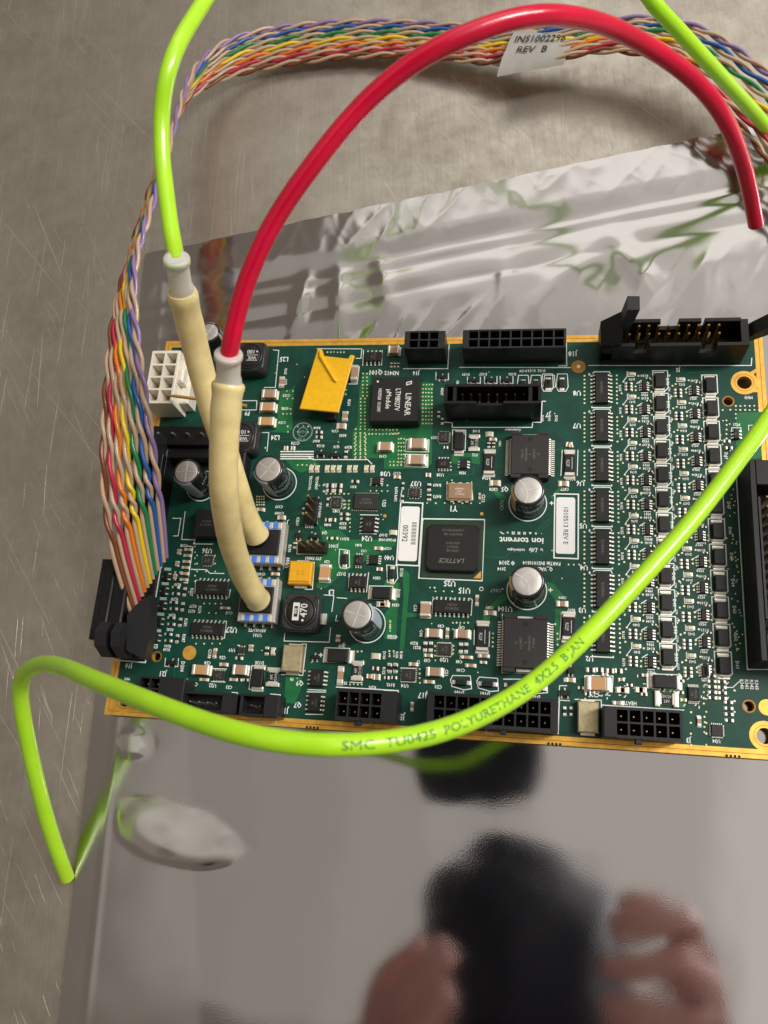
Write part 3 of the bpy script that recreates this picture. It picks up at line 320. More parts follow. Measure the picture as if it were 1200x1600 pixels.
["res",10.666,8.385,0.081,0.154,0.045,"v"],
["res",10.807,8.386,0.081,0.153,0.045,"v"],
["res",7.578,11.03,0.065,0.143,0.045,"v"],
["res",7.687,11.029,0.065,0.143,0.045,"v"],
["res",7.795,11.028,0.065,0.143,0.045,"v"],
["res",9.141,9.371,0.084,0.182,0.045,"v"],
["res",9.258,9.145,0.083,0.181,0.045,"v"],
["res",9.404,8.297,0.123,0.088,0.045,"h"],
["res",3.827,1.797,0.207,0.084,0.045,"h"],
["res",13.573,1.987,0.211,0.119,0.045,"h"],
["res",13.795,1.999,0.187,0.119,0.045,"h"],
["res",14.074,1.99,0.186,0.119,0.045,"h"],
["res",14.282,2.001,0.185,0.119,0.045,"h"],
["res",12.987,1.681,0.211,0.095,0.045,"h"],
["sot",1.277,4.084,0.22,0.273,0.1,"h",2],
["res",1.613,4.216,0.22,0.079,0.045,"h"],
["res",1.643,4.019,0.219,0.079,0.045,"h"],
["res",1.916,4.089,0.094,0.242,0.045,"v"],
["sot",1.269,3.644,0.219,0.27,0.1,"h",2],
["res",1.602,3.775,0.219,0.078,0.045,"h"],
["res",1.633,3.58,0.218,0.078,0.045,"h"],
["res",1.904,3.651,0.093,0.239,0.045,"v"],
["sot",1.278,3.195,0.218,0.267,0.1,"h",2],
["res",1.61,3.324,0.218,0.077,0.045,"h"],
["res",1.64,3.131,0.217,0.077,0.045,"h"],
["res",1.909,3.202,0.093,0.236,0.045,"v"],
["sot",1.275,2.735,0.217,0.264,0.1,"h",2],
["res",1.604,2.863,0.216,0.076,0.045,"h"],
["res",1.634,2.672,0.216,0.076,0.045,"h"],
["res",1.902,2.743,0.092,0.234,0.045,"v"],
["sot",1.26,2.251,0.215,0.26,0.1,"h",2],
["res",1.588,2.377,0.215,0.075,0.045,"h"],
["res",1.618,2.189,0.215,0.075,0.045,"h"],
["res",1.884,2.26,0.092,0.231,0.045,"v"],
["capsmall",1.83,4.934,0.237,0.083,0.05,"h"],
["capsmall",1.829,4.749,0.236,0.083,0.05,"h"],
["capsmall",1.829,4.564,0.236,0.083,0.05,"h"],
["capsmall",1.828,4.38,0.235,0.082,0.05,"h"],
["capsmall",1.828,4.196,0.235,0.082,0.05,"h"],
["capsmall",1.827,4.014,0.234,0.081,0.05,"h"],
["capsmall",1.552,4.857,0.114,0.154,0.06,"v"],
["capsmall",1.546,4.486,0.113,0.153,0.06,"v"],
["capsmall",1.544,4.088,0.113,0.151,0.06,"v"],
["soic",7.002,11.278,0.518,0.327,0.14,"v",4],
["soic",9.364,7.771,0.347,0.305,0.1,"v",4],
["soic",9.96,7.756,0.21,0.26,0.1,"h",3],
["soic",9.827,3.516,1.018,0.359,0.15,"v",8],
["soic",2.787,3.778,0.996,0.41,0.15,"v",8],
["soic",2.805,2.569,1.011,0.36,0.15,"v",8],
["soic",6.182,1.364,0.368,0.447,0.15,"h",4],
["soic",6.175,0.685,0.344,0.475,0.15,"h",4],
["soic",7.289,5.844,0.36,0.492,0.15,"h",4],
["soic",7.108,4.112,0.482,0.346,0.15,"v",4],
["soic",7.407,7.197,0.25,0.218,0.1,"h",3],
["soic",7.508,4.8,0.283,0.266,0.1,"h",4],
["soic",7.075,4.766,0.223,0.308,0.1,"v",3],
["soic",16.149,1.504,0.274,0.347,0.1,"v",7],
["soic",17.566,8.757,0.151,0.302,0.1,"h",3],
["soic",16.444,2.095,0.155,0.287,0.1,"h",4],
["qfn",7.149,6.555,0.713,0.493,0.1,13],
["qfn",6.247,6.5,0.294,0.324,0.08,5],
["qfn",9.67,2.333,0.372,0.327,0.09,6],
["qfn",8.722,1.588,0.374,0.323,0.09,6],
["qfn",8.562,6.854,0.33,0.277,0.08,4],
["qfn",3.311,1.285,0.346,0.25,0.09,5],
["qfn",2.497,4.619,0.305,0.274,0.08,4],
["qfn",3.874,2.023,0.221,0.169,0.08,3],
["qfn",9.337,8.623,0.3,0.323,0.09,6],
["qfn",16.688,0.628,0.281,0.287,0.09,6],
["sot",10.156,10.465,0.325,0.185,0.1,"v",3],
["sot",10.673,10.473,0.319,0.207,0.1,"v",3],
["sot",11.139,10.47,0.317,0.207,0.1,"v",3],
["sot",9.189,10.587,0.296,0.187,0.1,"v",3],
["sot",5.626,8.062,0.345,0.18,0.1,"v",3],
["sot",6.082,8.01,0.343,0.202,0.1,"v",3],
["sot",5.699,5.44,0.331,0.161,0.1,"v",3],
["sot",5.21,5.461,0.187,0.282,0.1,"v",3],
["sot",1.863,1.56,0.333,0.198,0.1,"v",3],
["sot",6.056,1.931,0.214,0.186,0.1,"v",3],
["sot",12.905,1.34,0.28,0.235,0.1,"v",3],
["sot",13.053,1.94,0.165,0.286,0.1,"v",3],
["melf",11.619,10.364,0.286,0.274,0.1,"v"],
["melf",11.988,10.362,0.256,0.273,0.1,"v"],
["melf",12.348,10.36,0.141,0.272,0.1,"v"],
["melf",12.35,10.357,0.308,0.409,0.1,"v"],
["melf",12.755,10.354,0.278,0.407,0.1,"v"],
["melf",10.17,1.465,0.494,0.221,0.12,"h"],
["melf",10.877,1.466,0.489,0.228,0.12,"h"],
["melf",11.565,1.469,0.488,0.222,0.12,"h"],
["melf",12.185,1.426,0.479,0.234,0.12,"h"],
["melf",6.658,4.788,0.245,0.473,0.12,"v"],
["melf",8.06,4.396,0.231,0.444,0.12,"v"],
["diode",6.725,1.993,0.655,0.349,0.2,"h"],
["diode",4.48,1.269,0.324,0.541,0.2,"v"],
["diode",7.824,3.816,0.601,0.318,0.2,"h"],
["diode",9.798,8.457,0.261,0.616,0.2,"v"],
["diode",15.441,1.769,0.654,0.337,0.2,"h"],
["fuse",4.911,1.321,0.389,0.534,0.1,"v"],
["fuse",7.297,1.625,0.335,0.549,0.1,"v"],
["fuse",10.24,8.436,0.325,0.528,0.1,"v"],
["fuse",15.478,1.339,0.595,0.393,0.1,"h"],
["sense",10.703,7.82,0.353,0.712,0.1],
["sense",12.989,7.815,0.313,0.735,0.1],
["sense",10.689,2.724,0.369,0.752,0.1],
["sense",12.992,3.105,0.373,0.699,0.1],
["goldfuse",5.456,1.842,0.569,0.741,0.3],
["goldfuse",13.49,0.752,0.537,0.785,0.3],
["osc",9.886,6.893,0.716,0.538,0.15],
["tant",5.429,4.291,0.669,0.685,0.3],
["led",5.369,7.574,0.133,0.206,0.06,"v"],
["led",5.549,7.577,0.132,0.206,0.06,"v"],
["led",5.858,7.581,0.132,0.205,0.06,"v"],
["led",6.042,7.583,0.131,0.205,0.06,"v"],
["led",6.226,7.586,0.131,0.205,0.06,"v"],
["led",6.539,7.59,0.13,0.204,0.06,"v"],
["led",6.722,7.592,0.13,0.204,0.06,"v"],
["led",7.059,7.597,0.13,0.204,0.06,"v"],
["led",7.241,7.599,0.129,0.203,0.06,"v"],
["led",10.675,8.731,0.203,0.155,0.06,"h"],
["led",8.009,5.634,0.203,0.146,0.06,"h"],
["led",7.771,2.055,0.231,0.164,0.06,"h"],
["led",4.812,2.041,0.122,0.189,0.06,"v"],
["soic",2.413,5.69,0.729,0.86,0.35,"h",4],
["psop",11.866,7.985,1.067,1.416,0.35,18],
["psop",11.846,2.569,1.158,1.552,0.35,18],
["module",7.844,9.689,1.453,1.445,0.43],
["bga",9.754,5.181,1.727,1.692,0.06],
["bgabody",9.769,5.178,1.476,1.369,0.22]]}# ---------------------------------------------------------------- materials
def mat(name, col, rough=.5, metal=0., coat=0., spec=.5, **k):
    m = bpy.data.materials.new(name); m.use_nodes = True; b = m.node_tree.nodes['Principled BSDF']
    b.inputs['Base Color'].default_value = (*col, 1); b.inputs['Roughness'].default_value = rough
    b.inputs['Metallic'].default_value = metal; b.inputs['Coat Weight'].default_value = coat; b.inputs['Specular IOR Level'].default_value = spec
    for a, v in k.items(): b.inputs[a.replace('_', ' ')].default_value = v
    return m
def grain(m, scale=30, amt=.25, bump=0., bscale=None, stretch=(1, 1, 1), detail=4):
    """object-space noise that varies the base colour and gives fine relief"""
    nt = m.node_tree; b = nt.nodes['Principled BSDF']; L = nt.links
    tc = nt.nodes.new('ShaderNodeTexCoord'); mp = nt.nodes.new('ShaderNodeMapping'); mp.inputs['Scale'].default_value = stretch
    L.new(tc.outputs['Object'], mp.inputs[0])
    n = nt.nodes.new('ShaderNodeTexNoise'); n.inputs['Scale'].default_value = scale; n.inputs['Detail'].default_value = detail
    L.new(mp.outputs[0], n.inputs[0])
    c = b.inputs['Base Color'].default_value[:3]
    r = nt.nodes.new('ShaderNodeValToRGB'); r.color_ramp.elements[0].position = .3; r.color_ramp.elements[1].position = .7
    r.color_ramp.elements[0].color = (*[x * (1 - amt) for x in c], 1); r.color_ramp.elements[1].color = (*[min(1, x * (1 + amt)) for x in c], 1)
    L.new(n.outputs['Fac'], r.inputs[0]); L.new(r.outputs[0], b.inputs['Base Color'])
    if bump:
        n2 = nt.nodes.new('ShaderNodeTexNoise'); n2.inputs['Scale'].default_value = bscale or scale; n2.inputs['Detail'].default_value = 3
        L.new(mp.outputs[0], n2.inputs[0])
        bp = nt.nodes.new('ShaderNodeBump'); bp.inputs['Strength'].default_value = 1; bp.inputs['Distance'].default_value = bump
        L.new(n2.outputs['Fac'], bp.inputs['Height']); L.new(bp.outputs[0], b.inputs['Normal'])
    return m
M = {}
M['mask'] = grain(mat('solder_mask_green', (.005, .058, .038), .42, coat=.0, spec=.3), 2.2, .22, .0006, 60)
M['pour'] = grain(mat('solder_mask_over_copper', (.014, .155, .05), .42, spec=.3), 3, .15, .0006, 60)
M['trace'] = mat('solder_mask_over_trace', (.012, .115, .05), .42, spec=.3)
M['gold'] = grain(mat('gold_plated_edge', (.86, .47, .08), .36, .55), 5, .16, .001, 50)
M['golddark'] = mat('gold_groove', (.42, .19, .02), .5, .2)
M['lam'] = grain(mat('laminate_edge', (.45, .26, .06), .6), 12, .3)
M['silk'] = mat('white_ink', (.9, .93, .9), .6)
M['silkgrey'] = mat('grey_and_shaded_ink', (.28, .36, .33), .6)
M['via'] = mat('via_tin', (.85, .84, .5), .4, .2)
M['tin'] = grain(mat('tinned_solder', (.8, .77, .68), .42, .6), 60, .14, .002, 80)
M['pin'] = mat('gold_pin', (.8, .52, .18), .25, .95)
M['steelpin'] = mat('tinned_pin', (.85, .83, .78), .2, 1)
M['blackchip'] = grain(mat('black_epoxy', (.014, .0135, .0135), .5, spec=.35), 120, .25, .0008, 200)
M['greychip'] = grain(mat('grey_epoxy', (.03, .028, .027), .55, spec=.35), 120, .2, .0008, 200)
M['plastic'] = grain(mat('black_nylon', (.006, .006, .0065), .42, spec=.35), 60, .3, .001, 90)
M['plasticgrey'] = grain(mat('dark_grey_nylon', (.014, .0145, .017), .45, spec=.4), 60, .25, .001, 90)
M['hole'] = mat('cavity_black', (.004, .004, .004), .8)
M['mark'] = mat('laser_mark', (.17, .16, .145), .7)
M['markw'] = mat('white_print', (.75, .75, .72), .6)
M['tanceramic'] = grain(mat('tan_ceramic', (.56, .31, .14), .45), 40, .15)
M['pinkceramic'] = grain(mat('brown_ceramic', (.42, .27, .18), .45), 40, .15)
M['ferrite'] = grain(mat('ferrite_black', (.028, .028, .029), .3), 30, .35, .004, 30)
M['alu'] = grain(mat('aluminium_top', (.6, .575, .55), .42, .75), 14, .08, .001, 120, (1, 8, 1))
M['aludark'] = mat('score_line', (.98, .96, .93), .3, .7)
M['sleeve'] = mat('black_sleeve', (.014, .014, .016), .22, coat=.4)
M['stripe'] = mat('pale_blue_stripe', (.42, .47, .56), .35)
M['stripegold'] = mat('gold_stripe', (.55, .42, .16), .35, .2)
M['yellow'] = grain(mat('yellow_plastic', (.9, .5, .004), .4), 8, .07, .001, 60)
M['tant'] = grain(mat('tantalum_yellow', (.82, .4, .01), .4), 10, .08)
M['tantdark'] = mat('tantalum_band', (.5, .2, .01), .5)
M['white'] = grain(mat('natural_nylon', (.88, .83, .72), .38), 8, .05, .001, 40, )
M['white'].node_tree.nodes['Principled BSDF'].inputs['Subsurface Weight'].default_value = .0
M['sticker'] = grain(mat('label_paper', (.9, .9, .9), .55), 8, .02)
M['ink'] = mat('black_ink', (.02, .02, .02), .6)
M['barink'] = mat('barcode_grey', (.3, .3, .3), .6)
M['fusegold'] = grain(mat('champagne_cap', (.55, .46, .28), .35, .55), 8, .18, .001, 60)
M['osc'] = mat('oscillator_lid', (.42, .27, .17), .35, .5)
M['blue'] = mat('blue_window', (.08, .22, .75), .35)
M['ceramicgrey'] = grain(mat('sensor_ceramic', (.5, .48, .44), .45, .1), 20, .15)
M['led'] = mat('led_lens', (.72, .68, .48), .3, coat=.4)
M['bgasub'] = mat('bga_substrate', (.012, .045, .02), .4)
M['mid'] = mat('fuse_mid', (.02, .04, .03), .5)
M['hole2'] = mat('plated_hole', (.25, .16, .05), .5, .5)
# ---------------------------------------------------------------- mesh helpers
class MB:
    def __init__(s): s.v = []; s.f = []; s.m = []; s.mats = []; s.smooth = []
    def mi(s, m):
        if m not in s.mats: s.mats.append(m)
        return s.mats.index(m)
    def add(s, vs, fs, m, smooth=False):
        o = len(s.v); s.v += [tuple(v) for v in vs]; k = s.mi(m)
        for f in fs: s.f.append(tuple(o + i for i in f)); s.m.append(k); s.smooth.append(smooth)
    def box(s, x, y, z0, z1, w, h, m, c=0., rot=0):
        a, b = w / 2, h / 2
        if c > 0:
            q = [(-a, -b), (a, -b), (a, b), (-a, b)]; t = [(-a + c, -b + c), (a - c, -b + c), (a - c, b - c), (-a + c, b - c)]
            vs = [(p[0], p[1], z0) for p in q] + [(p[0], p[1], z1 - c) for p in q] + [(p[0], p[1], z1) for p in t]
            fs = [(3, 2, 1, 0)] + [(i, (i + 1) % 4, 4 + (i + 1) % 4, 4 + i) for i in range(4)] + [(4 + i, 4 + (i + 1) % 4, 8 + (i + 1) % 4, 8 + i) for i in range(4)] + [(8, 9, 10, 11)]
        else:
            vs = [(-a, -b, z0), (a, -b, z0), (a, b, z0), (-a, b, z0), (-a, -b, z1), (a, -b, z1), (a, b, z1), (-a, b, z1)]
            fs = [(3, 2, 1, 0), (4, 5, 6, 7), (0, 1, 5, 4), (1, 2, 6, 5), (2, 3, 7, 6), (3, 0, 4, 7)]
        cr, sr = math.cos(rot), math.sin(rot)
        s.add([(x + v[0] * cr - v[1] * sr, y + v[0] * sr + v[1] * cr, v[2]) for v in vs], fs, m)
    def prism(s, pts, z0, z1, m):
        n = len(pts)
        s.add([(p[0], p[1], z0) for p in pts] + [(p[0], p[1], z1) for p in pts], [tuple(range(n - 1, -1, -1)), tuple(range(n, 2 * n))] + [(i, (i + 1) % n, n + (i + 1) % n, n + i) for i in range(n)], m)
    def lathe(s, prof, m, n=32, x=0, y=0, smooth=True, cap=True, a0=0, a1=2 * math.pi):
        full = a1 - a0 > 6.28; k = n if full else n + 1
        vs = [(x + r * math.cos(a0 + (a1 - a0) * i / n), y + r * math.sin(a0 + (a1 - a0) * i / n), z) for r, z in prof for i in range(k)]
        fs = []
        for j in range(len(prof) - 1):
            for i in range(n):
                i2 = (i + 1) % k
                fs.append((j * k + i, j * k + i2, (j + 1) * k + i2, (j + 1) * k + i))
        s.add(vs, fs, m, smooth)
        if cap and full: s.add([(x + prof[-1][0] * math.cos(2 * math.pi * i / n), y + prof[-1][0] * math.sin(2 * math.pi * i / n), prof[-1][1]) for i in range(n)], [tuple(range(n))], m)
    def strip(s, pts, w, z, m, closed=False):
        P = [Vector(p[:2]) for p in pts]; n = len(P); w = w * (1.25 if m == 'silk' else 1)
        for i in range(n if closed else n - 1):
            a, b = P[i], P[(i + 1) % n]; d = (b - a)
            if d.length < 1e-6: continue
            d.normalize(); q = Vector((-d.y, d.x)) * w / 2; e = d * w * .45
            s.add([(*(a - e - q), z), (*(b + e - q), z), (*(b + e + q), z), (*(a - e + q), z)], [(0, 1, 2, 3)], m)
            z += 1e-4
    def mesh(s, name):
        me = bpy.data.meshes.new(name); me.from_pydata(s.v, [], s.f)
        for m in s.mats: me.materials.append(M[m] if isinstance(m, str) else m)
        me.polygons.foreach_set('material_index', s.m); me.polygons.foreach_set('use_smooth', s.smooth); me.update(); return me
    def obj(s, name, parent=None, loc=(0, 0, 0), kind=None, label=None):
        return link(name, s.mesh(name), parent, loc, kind, label)
def link(name, me, parent=None, loc=(0, 0, 0), kind=None, label=None, scale=None, rz=0):
    o = bpy.data.objects.new(name, me); COL.objects.link(o); o.parent = parent; o.location = loc
    if kind: o['kind'] = kind
    if label: o['label'] = label
    if scale: o.scale = scale
    if rz: o.rotation_euler.z = rz
    return o
def top(o, label, cat, group=None, kind=None):
    if kind: o['kind'] = kind
    else: o['label'] = label; o['category'] = cat
    if group: o['group'] = group
    return o
def empty(name, loc=(0, 0, 0)):
    o = bpy.data.objects.new(name, None); COL.objects.link(o); o.location = loc; o.empty_display_size = .5; return o
# text: every string becomes flat ink geometry.  _T collects jobs, one depsgraph update turns all into outlines
_tc = {}
def glyphs(strings, res=2, shear=0, offset=0.0):
    obs = []
    for t in strings:
        key = (t, shear)
        if key in _tc: continue
        c = bpy.data.curves.new('t', 'FONT'); c.body = t; c.size = 1; c.resolution_u = res; c.align_x = 'CENTER'; c.align_y = 'CENTER'; c.shear = shear; c.offset = offset
        o = bpy.data.objects.new('t', c); COL.objects.link(o); obs.append((key, o))
    bpy.context.view_layer.update(); dg = bpy.context.evaluated_depsgraph_get()
    for key, o in obs:
        e = o.evaluated_get(dg); me = e.to_mesh()
        _tc[key] = ([tuple(v.co[:2]) for v in me.vertices], [tuple(p.vertices) for p in me.polygons]); e.to_mesh_clear()
    for key, o in obs:
        c = o.data; bpy.data.objects.remove(o); bpy.data.curves.remove(c)
def put_text(mb, t, x, y, z, h, rot, m, sx=1., shear=0):
    """h = cap height; rot in degrees"""
    vs, fs = _tc[(t, shear)]; k = h / .7; c, s = math.cos(math.radians(rot)), math.sin(math.radians(rot))
    mb.add([(x + (u * sx * c - v * s) * k, y + (u * sx * s + v * c) * k, z) for u, v in vs], fs, m)
# smooth curve through points
def catmull(P, n=10):
    P = [Vector(p) for p in P]; Q = [P[0] * 2 - P[1]] + P + [P[-1] * 2 - P[-2]]; out = []
    for i in range(1, len(Q) - 2):
        a, b, c, d = Q[i - 1:i + 3]
        for k in range(n):
            t = k / n
            out.append(.5 * ((2 * b) + (c - a) * t + (2 * a - 5 * b + 4 * c - d) * t * t + (3 * b - a - 3 * c + d) * t ** 3))
    out.append(P[-1].copy()); return out
def relax(P, it):
    for _ in range(it):
        P = [P[0]] + [P[i] * .5 + (P[i - 1] + P[i + 1]) * .25 for i in range(1, len(P) - 1)] + [P[-1]]
    return P
def frames(P):
    T = [(P[min(i + 1, len(P) - 1)] - P[max(i - 1, 0)]).normalized() for i in range(len(P))]
    n = T[0].orthogonal().normalized(); N = []
    for t in T:
        n = (n - t * n.dot(t)).normalized(); N.append(n.copy())
    return T, N
def sweep(mb, P, R, m, seg=16, cap=(1, 1), hollow=0):
    T, N = frames(P); n = len(P); R = R if isinstance(R, (list, tuple)) else [R] * n
    vs = []; fs = []
    for p, t, q, r in zip(P, T, N, R):
        b = t.cross(q)
        for i in range(seg):
            a = 2 * math.pi * i / seg; vs.append(p + (q * math.cos(a) + b * math.sin(a)) * r)
    for j in range(n - 1):
        for i in range(seg):
            i2 = (i + 1) % seg; fs.append((j * seg + i, j * seg + i2, (j + 1) * seg + i2, (j + 1) * seg + i))
    mb.add(vs, fs, m, True)
    for e, k in ((0, cap[0]), (n - 1, cap[1])):
        if not k: continue
        p, t, q, r = P[e], T[e], N[e], R[e]; b = t.cross(q); sgn = 1 if e == 0 else -1
        ring = lambda rr, d: [p + t * d * sgn + (q * math.cos(2 * math.pi * i / seg) + b * math.sin(2 * math.pi * i / seg)) * rr for i in range(seg)]
        if hollow:
            mb.add(ring(r, 0) + ring(r * hollow, 0) + ring(r * hollow, .6) , [(i, seg + i, seg + (i + 1) % seg, (i + 1) % seg) for i in range(seg)] + [(seg + i, 2 * seg + i, 2 * seg + (i + 1) % seg, seg + (i + 1) % seg) for i in range(seg)] + [tuple(range(2 * seg, 3 * seg))], m)
        else: mb.add(ring(r, 0), [tuple(range(seg))], m)
# ---------------------------------------------------------------- steel worktop
def steel():
    m = mat('brushed_stainless_steel', (.46, .425, .375), .36, .88); nt = m.node_tree; L = nt.links; b = nt.nodes['Principled BSDF']
    tc = nt.nodes.new('ShaderNodeTexCoord')
    def mapped(rot, sc):
        a = nt.nodes.new('ShaderNodeMapping'); a.inputs['Rotation'].default_value = (0, 0, math.radians(rot)); L.new(tc.outputs['Object'], a.inputs[0])
        c = nt.nodes.new('ShaderNodeMapping'); c.inputs['Scale'].default_value = sc; L.new(a.outputs[0], c.inputs[0]); return c
    def noise(src, s, d=3, rg=.5):
        n = nt.nodes.new('ShaderNodeTexNoise'); n.inputs['Scale'].default_value = s; n.inputs['Detail'].default_value = d; n.inputs['Roughness'].default_value = rg
        L.new(src.outputs[0], n.inputs[0]); return n
    def ramp(n, a, b_, c0=0, c1=1):
        r = nt.nodes.new('ShaderNodeMapRange'); r.inputs['From Min'].default_value = a; r.inputs['From Max'].default_value = b_; r.inputs['To Min'].default_value = c0; r.inputs['To Max'].default_value = c1
        L.new(n.outputs[0], r.inputs[0]); return r
    def math_(op, a, b2):
        n = nt.nodes.new('ShaderNodeMath'); n.operation = op
        for i, q in enumerate((a, b2)):
            if isinstance(q, (int, float)): n.inputs[i].default_value = q
            else: L.new(q.outputs[0], n.inputs[i])
        return n
    brush = noise(mapped(-6, (9, .22, 1)), 3, 5, .65)
    cloud = noise(mapped(20, (1, 1, 1)), .2, 7, .68)
    blot = noise(mapped(0, (1, 1, 1)), 1.3, 6, .7)
    scr = None
    for k, (rot, sx, sy, sc, th) in enumerate([(-38, 22, .2, 1, .73), (-33, 34, .4, 1, .74), (-8, 26, .2, 1, .745), (-3, 34, .12, 1, .735), (-44, 16, .12, .8, .735), (-30, 14, .1, 1.3, .75)]):
        mp = mapped(rot, (sx, sy, 1)); mp.inputs['Location'].default_value = (k * 7.3, k * 3.1, 0)
        r = ramp(noise(mp, sc, 1.5, .4), th, th + .02)
        scr = r if scr is None else math_('MAXIMUM', scr, r)
    fac = math_('ADD', math_('MULTIPLY', ramp(brush, .3, .7), .22), math_('ADD', math_('MULTIPLY', ramp(cloud, .3, .7), .48), math_('MULTIPLY', ramp(blot, .35, .68), .30)))
    cr = nt.nodes.new('ShaderNodeValToRGB'); cr.color_ramp.elements[0].color = (.40, .355, .30, 1); cr.color_ramp.elements[1].color = (.66, .62, .545, 1)
    cr.color_ramp.elements[0].position = .2; cr.color_ramp.elements[1].position = .85
    L.new(fac.outputs[0], cr.inputs[0])
    mx = nt.nodes.new('ShaderNodeMixRGB'); mx.inputs[2].default_value = (.85, .78, .66, 1); L.new(math_('MULTIPLY', scr, .42).outputs[0], mx.inputs[0]); L.new(cr.outputs[0], mx.inputs[1])
    L.new(mx.outputs[0], b.inputs['Base Color'])
    L.new(ramp(fac, 0, 1, .5, .27).outputs[0], b.inputs['Roughness'])
    bp = nt.nodes.new('ShaderNodeBump'); bp.inputs['Distance'].default_value = .006; bp.inputs['Strength'].default_value = .6
    hh = math_('SUBTRACT', math_('MULTIPLY', brush, .6), math_('MULTIPLY', scr, 1.1)); L.new(hh.outputs[0], bp.inputs['Height']); L.new(bp.outputs[0], b.inputs['Normal'])
    return m
M['steel'] = steel()
ZT = -.52
mb = MB(); mb.box(20, 20, ZT - 2, ZT, 240, 160, 'steel'); top(mb.obj('worktop'), None, None, kind='structure')
# ---------------------------------------------------------------- metallised antistatic bag
def bagmat():
    m = mat('metallised_film', (.47, .45, .45), .06, 1.0); nt = m.node_tree; L = nt.links; b = nt.nodes['Principled BSDF']
    b.inputs['Coat Roughness'].default_value = .06
    tc = nt.nodes.new('ShaderNodeTexCoord'); n = nt.nodes.new('ShaderNodeTexNoise'); n.inputs['Scale'].default_value = .22; n.inputs['Detail'].default_value = 2
    L.new(tc.outputs['Object'], n.inputs[0])
    n2 = nt.nodes.new('ShaderNodeTexNoise'); n2.inputs['Scale'].default_value = 26; n2.inputs['Detail'].default_value = 4; L.new(tc.outputs['Object'], n2.inputs[0])
    bp = nt.nodes.new('ShaderNodeBump'); bp.inputs['Distance'].default_value = .0005; L.new(n2.outputs['Fac'], bp.inputs['Height'])
    bp2 = nt.nodes.new('ShaderNodeBump'); bp2.inputs['Distance'].default_value = .05; L.new(n.outputs['Fac'], bp2.inputs['Height']); L.new(bp2.outputs[0], bp.inputs['Normal'])
    L.new(bp.outputs[0], b.inputs['Normal'])
    n3 = nt.nodes.new('ShaderNodeTexNoise'); n3.inputs['Scale'].default_value = .9; n3.inputs['Detail'].default_value = 7; n3.inputs['Roughness'].default_value = .65; L.new(tc.outputs['Object'], n3.inputs[0])
    mr = nt.nodes.new('ShaderNodeMapRange'); mr.inputs['From Min'].default_value = .35; mr.inputs['From Max'].default_value = .75; mr.inputs['To Min'].default_value = .05; mr.inputs['To Max'].default_value = .085
    L.new(n3.outputs['Fac'], mr.inputs[0]); L.new(mr.outputs[0], b.inputs['Roughness']); return m
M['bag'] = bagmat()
BO = Vector((-1.484, 15.593)); BU = Vector((20.66, 4.11)).normalized(); BV = Vector((1.491, -23.489)).normalized()
def sm(x, a, b):
    t = max(0, min(1, (x - a) / (b - a))); return t * t * (3 - 2 * t)
def gauss(x, s): return math.exp(-x * x / (2 * s * s))
